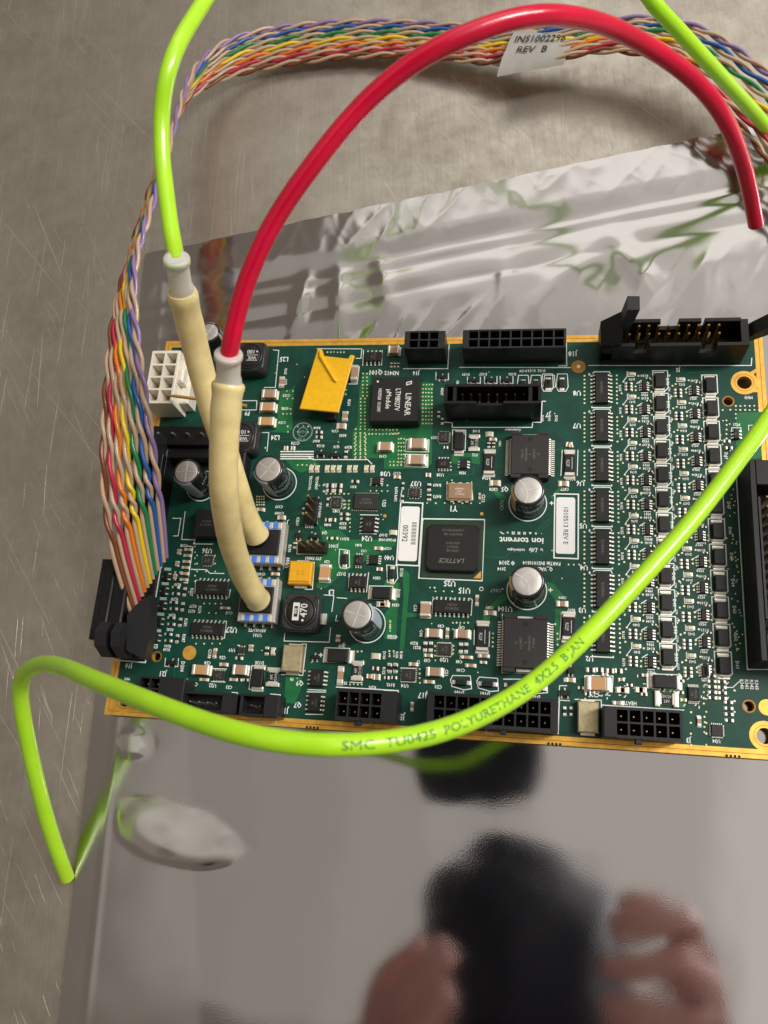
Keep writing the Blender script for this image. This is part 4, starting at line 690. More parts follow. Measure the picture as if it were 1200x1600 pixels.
def bag_z(u, v):
    x, y = BO + BU * u + BV * v
    z = -.36
    n1 = mnoise.noise(Vector((u * .9, v * .7, 3)))
    # crinkled lip above the zip
    lip = 1 - sm(v, 1.2, 2.2)
    z += lip * (.05 + .017 * mnoise.noise(Vector((u * 1.15, v * .5, 0))) + .004 * mnoise.noise(Vector((u * 3.1, v * 1.6, 9))))
    # press-seal ridges running along the opening
    wob = .12 * mnoise.noise(Vector((u * .22, 0, 4)))
    for c, s, h in ((2.3, .11, .012), (2.62, .08, -.006), (3.0, .22, .018), (3.5, .09, -.006), (3.9, .26, .016)):
        z += h * gauss(v - c - wob, s) * (.75 + .5 * mnoise.noise(Vector((u * .6, c, 1))))
    # puckers below the zip that fade towards the board
    pk = sm(v, 3.8, 4.7) * (1 - sm(v, 6.6, 9.0))
    z += pk * (.034 * mnoise.noise(Vector((u * .95 + v * .25, v * .28, 21))) + .012 * mnoise.noise(Vector((u * 1.3, v * .75 - u * .3, 5))))
    for cx, cy, a_, b_, rt_, h_ in ((12.9, 14.3, 1.5, .5, .9, .07), (14.9, 14.7, 1.1, .4, -1.1, .08), (17.6, 14.7, 1.3, .7, .5, .07), (11.0, 14.2, .35, 1.0, 0, .05), (5.6, 13.6, .3, 1.1, .1, .06), (4.3, 13.6, .25, .9, -.1, .06), (7.1, 14.0, .3, .9, .2, .05)):
        x_, y_ = x - cx, y - cy; c_, s_ = math.cos(rt_), math.sin(rt_); p_ = (x_ * c_ + y_ * s_) / a_; q_ = (-x_ * s_ + y_ * c_) / b_; r_ = p_ * p_ + q_ * q_
        if r_ < 6: z += h_ * math.exp(-r_)
    rg = (1 - abs(mnoise.noise(Vector((u * .8 + v * .5, v * .35, 31))))) ** 4; rg2 = (1 - abs(mnoise.noise(Vector((u * 1.5 - v * .6, v * .8 + u * .2, 41))))) ** 8
    z += (.018 * rg + .002 * rg2) * pk + (.003 * rg2 + .010 * rg) * lip
    # flat run under and below the board, slightly rolling
    fl = sm(v, 7, 12)
    z += fl * .035 * mnoise.noise(Vector((u * .16, v * .16, 11)))
    # trapped-air pillows near the left seam
    def dent(cx, cy, a, b, rot, h, pw=2):
        dx, dy = x - cx, y - cy; c, s = math.cos(rot), math.sin(rot); p = (dx * c + dy * s) / a; q = (-dx * s + dy * c) / b
        r = math.sqrt(p * p + q * q)
        return h * (1 - sm(r, .6, 1.15))
    z += dent(2.65, -2.95, 2.0, .8, -.12, 1) * sm(u, .9, 1.7) * (.12 - .07 * (x - 2.45) - .06 * (y + 2.95) + .05 * mnoise.noise(Vector((x * .8, y * 1.3, 2))))
    z += dent(.95, -.72, .6, .4, 0, 1) * sm(u, .8, 1.3) * (.08 - .13 * (x - .8) - .05 * (y + .72))
    # folded side seam
    z += .006 * gauss(u - .75, .07)
    # keep clear of the board's underside and of the table
    if -.6 < x < 18.8 and -.4 < y < 12.3: z = min(z, -.27)
    return max(z, ZT + .012)
us = [-.02 + 30 * i / 420 for i in range(421)]; vs_ = [8.5 * i / 190 for i in range(190)] + [8.5 + (27.5 - 8.5) * i / 210 for i in range(211)]
V = []; F = []
for v in vs_:
    for u in us:
        uu = u; vv = v
        if v < .3: vv = v + .07 * mnoise.noise(Vector((u * 1.3, 0, 7))) * (1 - v / .3)
        p = BO + BU * uu + BV * vv; V.append((p.x, p.y, bag_z(uu, vv)))
nu = len(us)
for j in range(len(vs_) - 1):
    for i in range(nu - 1): F.append((j * nu + i, (j + 1) * nu + i, (j + 1) * nu + i + 1, j * nu + i + 1))
bag = empty('antistatic_bag', (BO.x, BO.y, ZT)); top(bag, 'grey metallised antistatic bag with press seal lying flat under the circuit board', 'bag')
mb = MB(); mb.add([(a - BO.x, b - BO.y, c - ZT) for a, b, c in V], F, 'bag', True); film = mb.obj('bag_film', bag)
hz = film.data.color_attributes.new('pale_rough', 'FLOAT_COLOR', 'POINT')  # film paler and rougher in two ovals, the top run and left edge
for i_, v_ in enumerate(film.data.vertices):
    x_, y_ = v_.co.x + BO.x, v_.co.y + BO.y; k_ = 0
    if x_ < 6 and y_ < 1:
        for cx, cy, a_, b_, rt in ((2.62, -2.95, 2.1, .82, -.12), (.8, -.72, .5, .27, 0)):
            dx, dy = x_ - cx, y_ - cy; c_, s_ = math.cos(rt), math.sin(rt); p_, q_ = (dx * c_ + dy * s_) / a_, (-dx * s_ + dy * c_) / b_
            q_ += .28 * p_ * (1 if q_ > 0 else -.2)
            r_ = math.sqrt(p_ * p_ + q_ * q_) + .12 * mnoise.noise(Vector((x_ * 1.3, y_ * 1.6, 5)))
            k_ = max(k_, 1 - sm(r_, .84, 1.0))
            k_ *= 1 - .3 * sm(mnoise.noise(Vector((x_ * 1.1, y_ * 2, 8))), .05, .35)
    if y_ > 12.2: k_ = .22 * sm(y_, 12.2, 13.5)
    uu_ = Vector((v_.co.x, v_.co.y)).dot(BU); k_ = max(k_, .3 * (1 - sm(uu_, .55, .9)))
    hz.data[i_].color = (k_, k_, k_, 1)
nt = M['bag'].node_tree; L_ = nt.links; bs = nt.nodes['Principled BSDF']; at_ = nt.nodes.new('ShaderNodeVertexColor'); at_.layer_name = 'pale_rough'
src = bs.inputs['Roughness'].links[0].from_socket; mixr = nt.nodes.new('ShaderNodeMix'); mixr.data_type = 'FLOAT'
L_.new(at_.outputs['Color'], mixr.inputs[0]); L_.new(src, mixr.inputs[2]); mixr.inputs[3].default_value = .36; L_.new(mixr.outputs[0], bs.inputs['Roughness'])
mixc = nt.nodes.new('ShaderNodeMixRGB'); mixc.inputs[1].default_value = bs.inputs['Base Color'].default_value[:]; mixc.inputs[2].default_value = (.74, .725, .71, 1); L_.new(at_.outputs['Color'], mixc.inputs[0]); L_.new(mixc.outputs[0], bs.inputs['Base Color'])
# ---------------------------------------------------------------- circuit board
D = DATA
BW, BH = 18.45, 11.99
board = empty('circuit_board', (0, 0, -.16)); top(board, 'green circuit board with gold edges, crowded with chips, connectors and round capacitors', 'circuit board')
ZB = .16      # children sit in the empty's frame
def circle_pts(x, y, r, n=28): return [(x + r * math.cos(2 * math.pi * i / n), y + r * math.sin(2 * math.pi * i / n)) for i in range(n)]
HOLES = [(17.874, 10.38, .2), (17.837, .57, .2), (17.412, 9.798, .13), (1.337, 1.717, .12), (17.501, 1.284, .13), (.571, .417, .17)]
def flat_with_holes(name, outer, holes, z0, z1, m, parent):
    c = bpy.data.curves.new(name, 'CURVE'); c.dimensions = '2D'; c.fill_mode = 'BOTH'; c.extrude = (z1 - z0) / 2
    for pts in [outer] + [circle_pts(*h) for h in holes]:
        s = c.splines.new('POLY'); s.points.add(len(pts) - 1); s.use_cyclic_u = True
        for q, p in zip(s.points, pts): q.co = (p[0], p[1], 0, 1)
    o = bpy.data.objects.new(name, c); COL.objects.link(o); bpy.context.view_layer.update()
    me = bpy.data.meshes.new_from_object(o.evaluated_get(bpy.context.evaluated_depsgraph_get())); bpy.data.objects.remove(o); bpy.data.curves.remove(c)
    me.materials.clear(); me.materials.append(M[m]); me.name = name
    return link(name, me, parent, (0, 0, (z0 + z1) / 2))
flat_with_holes('laminate', [(0, 0), (BW, 0), (BW, BH), (0, BH)], HOLES, 0, ZB - .004, 'lam', board)
e = .235
flat_with_holes('solder_mask', [(e, e), (BW - e, e), (BW - e, BH - e), (e, BH - e)], HOLES, ZB - .004, ZB, 'mask', board)
mb = MB()
for a, b in ((.004, .105), (.125, .236)):
    mb.box(BW / 2, (a + b) / 2, ZB - .004, ZB + .004, BW - 2 * a, b - a, 'gold'); mb.box(BW / 2, BH - (a + b) / 2, ZB - .004, ZB + .004, BW - 2 * a, b - a, 'gold')
    mb.box((a + b) / 2, BH / 2, ZB - .004, ZB + .0035, b - a, BH - 2 * b, 'gold'); mb.box(BW - (a + b) / 2, BH / 2, ZB - .004, ZB + .0035, b - a, BH - 2 * b, 'gold')
mb.box(BW / 2, .115, ZB - .004, ZB + .001, BW - .3, .02, 'golddark'); mb.box(BW / 2, BH - .115, ZB - .004, ZB + .001, BW - .3, .02, 'golddark')
mb.box(.115, BH / 2, ZB - .004, ZB + .001, .02, BH - .3, 'golddark'); mb.box(BW - .115, BH / 2, ZB - .004, ZB + .001, .02, BH - .3, 'golddark')
mb.obj('gold_edge', board)
mb = MB()
def ring(x, y, r0, r1, z, m): mb.lathe([(r0, z - .006), (r0, z), (r1, z), (r1, z - .006)][::-1], m, 36, x, y, False, False)
for x, y, r0, r1 in ((17.874, 10.38, .2, .37), (17.837, .57, .2, .37), (.571, .417, .17, .32)):
    mb = MB(); ring(x, y, r0, r1, ZB + .007, 'gold'); ring(x, y, r0 + .05, r0 + .065, ZB + .009, 'golddark'); mb.obj('mounting_ring', board)
for x, y, r in ((17.412, 9.798, .13), (1.337, 1.717, .12), (17.501, 1.284, .13)): mb = MB(); ring(x, y, r, r + .035, ZB + .004, 'golddark'); mb.obj('hole_ring', board)
for x, y, r in ((2.314, 1.877, .205), (17.93, 1.282, .2)): mb = MB(); mb.lathe([(r, ZB), (r, ZB + .005)], 'gold', 30, x, y, False); mb.obj('copper_pad', board)
mb = MB(); mb.lathe([(.21, ZB), (.21, ZB + .005)], 'golddark', 30, 13.238, 10.933, False); mb.lathe([(.06, ZB + .004), (.05, ZB + .02)], 'via', 20, 13.238, 10.933); mb.obj('copper_pad', board)
for x, y in ((10.57 - .03, 6.27), (8.11, 4.14), (6.98, 6.78), (7.72, 6.14)): mb = MB(); mb.lathe([(.055, ZB), (.045, ZB + .012)], 'gold', 16, x, y); mb.obj('copper_pad', board)
mb = MB()
# gold web that ties the mounting rings to the edge
mb.box(18.15, 10.13, ZB - .003, ZB + .0052, .28, .1, 'gold'); mb.box(18.12, 10.7, ZB - .003, ZB + .0052, .28, .1, 'gold', rot=.6)
mb.box(18.15, .3, ZB - .003, ZB + .0052, .3, .2, 'gold'); mb.box(.3, .3, ZB - .003, ZB + .0052, .3, .3, 'gold')
mb.obj('gold_web', board, kind='stuff')
mb = MB()
for i, p in enumerate(D['pour']):
    a = sum(p[k][0] * p[(k + 1) % len(p)][1] - p[(k + 1) % len(p)][0] * p[k][1] for k in range(len(p)))
    if a < 0: p = p[::-1]
    mb.add([(q[0], q[1], ZB + .0022 + i * .00012) for q in p], [tuple(range(len(p)))], 'pour')
for p, c, ww in D['trace']: mb.strip(p, ww, ZB + .0042, 'trace')
rng = random.Random(3)
for k in range(70):
    x, y = rng.uniform(2, 17), rng.uniform(1.4, 11); l = rng.uniform(.3, 1.3); a = rng.choice((0, 0, 90, 45, 135)); a = math.radians(a)
    p = [(x, y), (x + l * math.cos(a), y + l * math.sin(a))]; b2 = a + rng.choice((-.785, .785)); p.append((p[1][0] + .4 * math.cos(b2), p[1][1] + .4 * math.sin(b2)))
    if p[1][1] < BH - .4 and p[2][1] < BH - .4 and p[2][1] > .4: mb.strip(p, .014, ZB + .0046 + k * 2e-5, 'trace')
mb.obj('copper_trace', board, kind='stuff')
# vias
mb = MB()
def via(x, y, r=.022):
    r *= 1.25
    mb.add([(x + r * math.cos(a * math.pi / 3), y + r * math.sin(a * math.pi / 3), ZB + .009) for a in range(6)], [tuple(range(6))], 'via')
for x, y in D['via']: via(x + rng.uniform(-.006, .006), y + rng.uniform(-.006, .006), rng.uniform(.018, .025))
A = D['arr']; dp = A['dp']
for k in range(7):
    for j in range(8):
        y = 10.185 + .444 - j * .127 - k * 1.208
        for x in (13.41, 14.335): 
            if rng.random() < .93: via(x, y, .024)
for k in range(12):
    for dx, yy in ((14.87, 10.273), (14.87, 10.15), (14.52, 10.42), (14.47, 10.05), (15.31, 10.107), (15.31, 10.3), (15.31, 10.5), (14.95, 10.62), (16.266, 10.066), (16.266, 10.18), (16.0, 10.35), (16.7, 10.0), (16.7, 10.15), (16.36, 10.46), (15.86, 9.95), (15.9, 10.3)):
        via(dx + rng.uniform(-.01, .01), yy - k * dp + rng.uniform(-.01, .01), .024)
for k in range(60): via(rng.uniform(17.15, 17.45), rng.uniform(2.6, 9.2), .017)
for k in range(90): via(rng.uniform(2, 12.9), rng.uniform(1.3, 11.3), .016)
mb.obj('via', board, kind='stuff')
# ---- silkscreen (flat print)
arr_txt = []
for k in range(12):
    y0 = -k * dp
    arr_txt += [('D%d' % (78 - 2 * k), 15.76, 10.42 + y0, .085, -90), ('R%d' % (137 + k * 3), 14.42, 10.22 + y0, .07, -90), ('D%d' % (70 + k), 14.76, 10.51 + y0, .07, 180), ('M%d' % (26 + k), 15.11, 10.0 + y0, .075, 180),
                ('R%d' % (134 + k), 15.12, 10.62 + y0, .07, 180), ('C%d' % (90 + k), 15.8, 10.18 + y0, .06, -90), ('D%d' % (52 + k), 16.16, 10.33 + y0, .07, 180), ('R%d' % (141 + k), 16.5, 10.45 + y0, .07, 180), ('M%d' % (21 + k), 16.45, 9.88 + y0, .075, 180), ('C', 15.83, 9.98 + y0, .07, 180), ('A', 15.82, 10.62 + y0, .07, 180)]
    if k > 2: arr_txt.append(('D%d' % (72 - k), 17.27, 10.3 + y0 * 1.0, .085, -90))
for j in range(4): arr_txt.append(('R34%d' % j, 17.35 + .12 * j, 1.83, .085, -90))
arr_txt += [('8', 13.55, 10.68 - 1.208 * k, .08, 180) for k in range(7)]
for j in range(3): arr_txt += [('D0%d' % j, 12.2 + .2 * j, 9.25, .08, -90)]
allt = [t[0] for t in D['text'] if t[5] not in (2, 3)] + [a[0] for a in arr_txt] + ['+', '\u0394']
glyphs(set(allt), 1, 0, .024); 
glyphs(['ion torrent'], 3, 0, .022); glyphs(['Life'], 2, .3, .012)
mb = MB(); mg = MB()
zs = ZB + .011
for t, x, y, h, rot, g in D['text']:
    if g == 2: put_text(mb, t, x, y, zs, h * .86, 180, 'silk', 1.12)
    elif g == 3: put_text(mb, t, x, y, zs, h * .8, 180, 'silk', .9, .3)
    elif g == 1: put_text(mg, t, x, y, zs, h, rot, 'silkgrey')  # white print left of two cans, their shade put into its grey
    else: put_text(mb, t, x, y, zs, h * 1.28, rot, 'silk', .86)
for t, x, y, h, rot in arr_txt: put_text(mb, t, x, y, zs, h, rot, 'silk')
i = 0
for p, c, ww in D['silk']: mb.strip(p, ww, zs + .001 + i * 2e-5, 'silk', c == 1); i += 1
def arc(x, y, r, a0, a1, ww, m='silk', z=None):
    n = 40; mb.strip([(x + r * math.cos(a0 + (a1 - a0) * k / n), y + r * math.sin(a0 + (a1 - a0) * k / n)) for k in range(n + 1)], ww, (z or zs) - .004, m)
for (x, y, r), (cx, cy, h, rr) in zip(D['circ'][:4], [D['caps'][1], D['caps'][2], D['caps'][3], D['caps'][4]]): arc(cx, cy, rr + .07, 0, 6.2832, .022)
arc(D['caps'][0][0], D['caps'][0][1], .49, 0, 6.28, .022)
x, y = 10.57, 4.12; arc(10.61, 4.07, .05, 0, 6.283, .016)
for cx, cy in ((12.5, 6.62), (12.5, 4.1), (6.2, 2.0), (6.83, 2.32)): put_text(mb, '+', cx, cy, zs, .16, 0, 'silk')
arc(4.42, 0, 0, 0, 0, .01) if False else None
arc(*[4.97, 8.78], .3, 0, 6.283, .03, 'silkgrey', zs + .003); arc(4.97, 8.78, .15, 0, 6.283, .02, 'silkgrey', zs + .003)
glyphs(['SQA', 'T M', '8'], 1)
for t_, yy in (('SQA', 0), ('8', .2), ('T M', -.22)): put_text(mg, t_, 4.97, 8.78 + yy, zs + .004, .09, 180, 'silkgrey')
# row of little emblems above the maker's name
sx0, sy0 = 11.32, 5.42
for k in range(8):
    x = D['emb'][0][0] + k * (D['emb'][1][0] - D['emb'][0][0]) / 7; y = D['emb'][0][1]
    if k == 1: put_text(mb, '+', x, y, zs, .09, 0, 'silk')
    elif k == 2: mb.strip([(x - .03, y - .03), (x + .03, y - .03), (x + .03, y + .03), (x - .03, y + .03)], .018, zs, 'silk', True)
    elif k == 3: mb.strip([(x - .03, y - .03), (x + .03, y + .03)], .02, zs, 'silk'); mb.strip([(x - .03, y + .03), (x + .03, y - .03)], .02, zs + .0006, 'silk')
    elif k == 4: arc(x, y, .03, 0, 6.283, .018)
    elif k == 5: mb.add([(x - .045, y + .035, zs), (x, y - .04, zs), (x + .045, y + .035, zs)], [(0, 1, 2)], 'silk')
    elif k == 6: mb.add([(x + .03 * math.cos(a), y + .03 * math.sin(a), zs) for a in (0, 1, 2, 3, 4, 5)], [(0, 1, 2, 3, 4, 5)], 'silk')
    elif k == 7: mb.add([(x + .014 * math.cos(a), y + .014 * math.sin(a), zs) for a in (0, 1.5, 3, 4.5)], [(0, 1, 2, 3)], 'silk')
    else: mb.strip([(x - .05, y + .02), (x - .01, y), (x, y - .02), (x + .05, y - .03)], .02, zs, 'silk')
def obox(x, y, w, h, c, ww=.02):
    a, b = w / 2, h / 2; mb.strip([(x - a, y + b), (x + a, y + b), (x + a, y - b + c), (x + a - c, y - b), (x - a + c, y - b), (x - a, y - b + c)], ww, zs, 'silk', True)
for k in range(12):
    obox(15.564 + .0, A['y0'] - .34 - k * dp, .42, .66, .1, .022)
    obox(16.925, A['y0'] - .49 - k * dp, .42, .66, .1, .022)
    y0 = -k * dp
    mb.strip([(15.02, 10.07 + y0), (15.2, 10.07 + y0)], .016, zs, 'silk'); mb.strip([(16.4, 9.93 + y0), (16.57, 9.93 + y0)], .016, zs, 'silk')
    mb.strip([(14.66, 10.75 + y0), (14.63, 10.75 + y0), (14.63, 10.6 + y0), (14.83, 10.6 + y0)], .016, zs, 'silk'); mb.strip([(14.62, 10.58 + y0), (14.53, 10.45 + y0)], .016, zs, 'silk')
    mb.strip([(16.02, 10.56 + y0), (16.02, 10.42 + y0), (16.22, 10.42 + y0)], .016, zs, 'silk')
    mb.strip([(14.9, 10.37 + y0), (15.03, 10.46 + y0)], .02, zs, 'silk'); mb.strip([(16.28, 10.2 + y0), (16.4, 10.28 + y0)], .02, zs, 'silk')
for k in range(7):
    y = 10.185 - k * 1.208
    mb.strip([(13.62, y - .56), (13.62, y - .59), (14.16, y - .59), (14.16, y - .56)], .024, zs, 'silk'); mb.strip([(13.65, y + .53), (13.7, y + .57), (14.12, y + .57), (14.15, y + .5)], .02, zs, 'silk')
# short ticks and dashes between the crowded parts
for k in range(170):
    x, y = rng.choice(((rng.uniform(14.4, 17.1), rng.uniform(1.6, 10.7)), (rng.uniform(13.3, 17.0), rng.uniform(1.15, 2.0))))
    l = rng.uniform(.02, .06); mb.strip([(x, y), (x + (l if rng.random() < .5 else 0), y + (0 if rng.random() < .5 else l))], .02, zs - .002, 'silk')
mb.obj('silkscreen', board); mg.obj('silkscreen', board, label='grey stamp and print painted as shaded')
# ---- component builders (unit meshes shared, scaled per instance)
CACHE = {}
def shared(key, fn):
    if key not in CACHE: CACHE[key] = fn()
    return CACHE[key]
def two_term(body, endm, ends, z, c, endh=1.02):
    def f():
        m = MB(); m.box(0, 0, 0, 1, 1 - 2 * ends + .02, .96, body, .04)
        for s in (-1, 1): m.box(s * (.5 - ends / 2), 0, 0, endh, ends, 1, endm, .06); m.box(s * (.5 - ends / 2 + .05), 0, .02, .14, ends + .08, 1.06, endm)
        return m.mesh('chip_body')
    return f
def place(name, key, fn, x, y, w, h, z, orient='h', label=None):
    me = shared(key, fn)
    if orient == 'h': return link(name, me, board, (x, y, ZB), scale=(w, h, z), label=label)
    return link(name, me, board, (x, y, ZB), scale=(h, w, z), rz=math.pi / 2, label=label)
def gull(m, x, y, dx, dy, wid, z, ln):
    """one gull-wing lead starting at body side (x,y) going (dx,dy)"""
    px, py = -dy * wid / 2, dx * wid / 2; t = .014
    prof = [(-.01, z * .55), (ln * .3, z * .5), (ln * .55, .022), (ln, .018)]
    vs = []
    for d, zz in prof:
        for s in (-1, 1):
            vs.append((x + dx * d + px * s, y + dy * d + py * s, zz)); 
    n = len(prof)
    m.add(vs + [(v[0], v[1], v[2] + t) for v in vs], [(2 * i + n * 2, 2 * i + 1 + n * 2, 2 * i + 3 + n * 2, 2 * i + 2 + n * 2)[::-1] for i in range(n - 1)] + [(2 * i, 2 * i + n * 2, 2 * i + 2 + n * 2, 2 * i + 2) for i in range(n - 1)] + [(2 * i + 1, 2 * i + 3, 2 * i + 3 + n * 2, 2 * i + 1 + n * 2) for i in range(n - 1)] + [(2 * n - 2, 2 * n - 2 + 2 * n, 2 * n - 1 + 2 * n, 2 * n - 1)], 'tin')
def soic_meshes(w, h, z, o, n, ln=.1, lw=.04, body='blackchip', n2=None):
    b = MB(); b.box(0, 0, .02, z, w, h, body, min(.02, z * .2)); bm = b.mesh('package')
    l = MB()
    span = (w if o == 'v' else h)
    for k in range(n):
        q = -span / 2 + span * (k + .5) / n
        for s in (-1, 1):
            if o == 'v': gull(l, q, s * h / 2, 0, s, lw, z, ln)
            else: gull(l, s * w / 2, q, s, 0, lw, z, ln)
    return bm, l.mesh('leads')
def chip(x, y, w, h, z, o, n, name='microchip', ln=.1, lw=None, body='blackchip', label=None, marks=2):
    span = (w if o == 'v' else h); lw = lw or min(.045, span / n * .55)
    key = ('chip', round(w, 2), round(h, 2), z, o, n, body)
    bm, lm = shared(key, lambda: soic_meshes(round(w, 2), round(h, 2), z, o, n, ln, lw, body))
    c = link(name, bm, board, (x, y, ZB), label=label); link('leads', lm, c, (0, 0, 0), kind='stuff')
    return c
def chip_text(c, lines, z, h, rot, mkey='mark', sx=.85, gap=1.5, shear=0, x=0, y=0):
    m = MB(); r = math.radians(rot)
    glyphs(lines, 1)
    for k, t in enumerate(lines):
        d = ((len(lines) - 1) / 2 - k) * h * gap
        put_text(m, t, x - math.sin(r) * d, y + math.cos(r) * d, z, h, rot, mkey, sx)
    return m.obj('marking', c)
chips = []
for it in D['items']:
    k, x, y, w, h, z = it[:6]; ex = it[6:]
    if k == 'capbig':
        tan = rng.random() < .6 and not (x > 7.5 and y > 7)
        place('ceramic_capacitor', 'cb' + str(tan), two_term('tanceramic' if tan else 'pinkceramic', 'tin', .19, 1, .1), x, y, w, h, z, ex[0])
        # solder fillet
    elif k == 'capsmall': place('ceramic_capacitor', 'cs', two_term('pinkceramic', 'tin', .27, 1, .1), x, y, w, h, z, ex[0])
    elif k == 'res': place('resistor', 'rs', two_term('blackchip', 'tin', .28, 1, .1, .98), x, y, w, h, z, ex[0])
    elif k == 'led': place('indicator_lamp', 'ld', two_term('led', 'tin', .2, 1, .1, .6), x, y, w, h, z, ex[0])
    elif k in ('diode',):
        place('diode', 'dd', two_term('blackchip', 'tin', .13, 1, .1, .45), x, y, w * (1.15 if ex[0] == 'h' else 1), h * (1 if ex[0] == 'h' else 1.15), z, ex[0])
    elif k == 'melf':
        def f():
            m = MB(); m.box(0, 0, 0, 1, .6, .62, 'blackchip', .06)
            for s in (-1, 1): m.box(s * .4, 0, 0, .35, .24, .5, 'tin', .05)
            return m.mesh('small_diode')
        place('small_diode', 'mf', f, x, y, w, h, z, ex[0])
    elif k == 'sot':
        def f(w=w, h=h, z=z):
            m = MB(); m.box(0, 0, .015, z, w * .95, h * .62, 'blackchip', .015); return m.mesh('transistor')
        def g(w=w, h=h, z=z):
            m = MB()
            for q in (-.3, .3): gull(m, q * w, -h * .31, 0, -1, .04, z, .07)
            gull(m, 0, h * .31, 0, 1, .04, z, .07); return m.mesh('leads')
        vert = ex[0] == 'h'
        if vert: w, h = h, w
        kk = (round(w, 2), round(h, 2)); c = link('transistor', shared(('sot', kk), lambda: f(w, h, z)), board, (x, y, ZB), rz=math.pi / 2 if vert else 0)
        link('leads', shared(('sotl', kk), lambda: g(w, h, z)), c, kind='stuff')
    elif k == 'soic': chips.append((chip(x, y, w, h, z, ex[0], ex[1], ln=.1 if z > .12 else .07), x, y, w, h, z))
    elif k == 'qfn':
        n = ex[0]; m = MB(); m.box(0, 0, .01, z, w, h, 'greychip', .012); 
        c = m.obj('microchip', board, (x, y, ZB)); m = MB()
        for j in range(n):
            for s in (-1, 1):
                if w / h < 1.25: m.box(s * (w / 2 + .012), -h / 2 + h * (j + .5) / n, 0, .02, .05, h / n * .5, 'tin')
                m.box(-w / 2 + w * (j + .5) / n, s * (h / 2 + .012), 0, .02, w / n * .5, .05, 'tin')
        m.obj('leads', c, kind='stuff'); chips.append((c, x, y, w, h, z))
    elif k == 'fuse':
        def f():
            m = MB(); m.box(0, 0, 0, .55, .9, .86, 'mid', .03); m.box(0, 0, .5, .62, .46, .66, 'blackchip', .02)
            for s in (-1, 1): m.box(s * .39, 0, 0, .95, .2, 1, 'tin', .06); m.box(s * .29, 0, 0, .9, .12, .7, 'tin', .05)
            return m.mesh('fuse')
        c = place('fuse', 'fu', f, x, y, w, h, z, ex[0])
        glyphs(['X0120', '24V'], 1); m = MB(); rot = 0 if ex[0] == 'h' else -90
        for j, t in enumerate(('24V', 'X0120')): put_text(m, t, x + (0 if ex[0] == 'h' else (.06 - .12 * j) * -1), y + ((.06 - .12 * j) * -1 if ex[0] == 'h' else 0), ZB + z * .63, .08, rot, 'markw', .8)
        m.obj('marking', board)
    elif k == 'sense':
        m = MB(); m.box(0, 0, 0, .1, w * .88, h * .98, 'blackchip', .015)
        for s in (-1, 1): m.box(0, s * (h / 2 - .045), 0, .112, w * .9, .11, 'tin', .02); m.box(0, s * (h / 2 + .03), 0, .03, w, .1, 'tin', .01)
        c = m.obj('sense_resistor', board, (x, y, ZB)); glyphs(['R22F'], 1); m = MB(); put_text(m, 'R22F', -.05, 0, .103, .09, -90, 'markw', .8); m.box(.07, 0, .1, .103, .014, h * .5, 'markw'); m.obj('marking', c)
    elif k == 'goldfuse':
        m = MB(); m.box(0, 0, .03, z, w, h, 'fusegold', .03); c = m.obj('gold_fuse', board, (x, y, ZB))
        for s in (-1, 1): m = MB(); m.box(0, s * (h / 2 + .02), 0, .06, w * .7, .1, 'tin', .01); m.obj('terminal', c)
    elif k == 'osc':
        m = MB(); m.box(0, 0, 0, z * .7, w, h, 'fusegold', .01); m.box(0, 0, z * .7, z, w * .92, h * .86, 'osc', .02); c = m.obj('oscillator', board, (x, y, ZB))
        chip_text(c, ['M 1801 51', '100M', 'FTX4ASM'], z + .002, .055, 180, 'sticker', .8)
        for s in (-1, 0, 1):
            for s2 in (-1, 1): m = MB(); m.box(s * w * .3, s2 * h / 2, 0, .06, .1, .07, 'tin'); m.obj('terminal', c)
    elif k == 'tant':
        m = MB(); m.box(0, 0, .03, z, w, h, 'tant', .035); m.box(0, -h / 2 + .08, z - .001, z + .003, w * .9, .05, 'tantdark'); c = m.obj('tantalum_capacitor', board, (x, y, ZB))
        [(lambda q: (q.box(0, s * (h / 2 + .03), 0, .08, w * .55, .08, 'tin'), q.obj('terminal', c)))(MB()) for s in (-1, 1)]; chip_text(c, ['477', '6V3'], z + .002, .09, -90, 'tantdark', .8)
    elif k == 'psop':
        m = MB(); hw = .13
        m.box(0, 0, .03, z, w, h * .86, 'greychip', .02)
        for sx_ in (-1, 1):
            m.box(sx_ * (w / 2 - (w - .5) / 4), h * .465, .03, z, (w - .5) / 2, h * .07 + .004, 'greychip'); m.box(sx_ * (w / 2 - (w - .5) / 4), -h * .465, .03, z, (w - .5) / 2, h * .07 + .004, 'greychip')
        m.box(0, h * .455, 0, z * .5, .45, .09, 'tin', .01); m.box(0, -h * .455, 0, z * .5, .45, .09, 'tin', .01)
        for yy in (h * .33, -h * .33): m.lathe([(.07, z), (.07, z + .002)], 'blackchip', 20, 0, yy, False)
        c = m.obj('power_chip', board, (x, y, ZB)); l = MB(); n = ex[0]
        for j in range(n):
            q = -h * .40 + h * .80 * (j + .5) / n
            for s in (-1, 1): gull(l, s * w / 2, q, s, 0, .032, z * .8, .17)
        l.obj('leads', c, kind='stuff')
        chip_text(c, ['ST', 'L6208PD', 'G', 'VH90BVA4', '3 TWN'], z + .002, .075, -90 if y > 6 else 90, 'mark', .8)
        c['label'] = 'half hidden under a round capacitor' if y > 6 else 'nearer the bottom edge'
    elif k == 'module':
        m = MB(); m.box(0, 0, .06, z, w, h, 'blackchip', .015); m.box(0, 0, 0, .06, w * .98, h * .98, 'bgasub'); c = m.obj('power_module', board, (x, y, ZB))
        glyphs(['LINEAR', 'LTM8027V', '\u00b5Module', 'N029528  1513MY'], 2, 0, .01); m = MB(); zz = z + .003
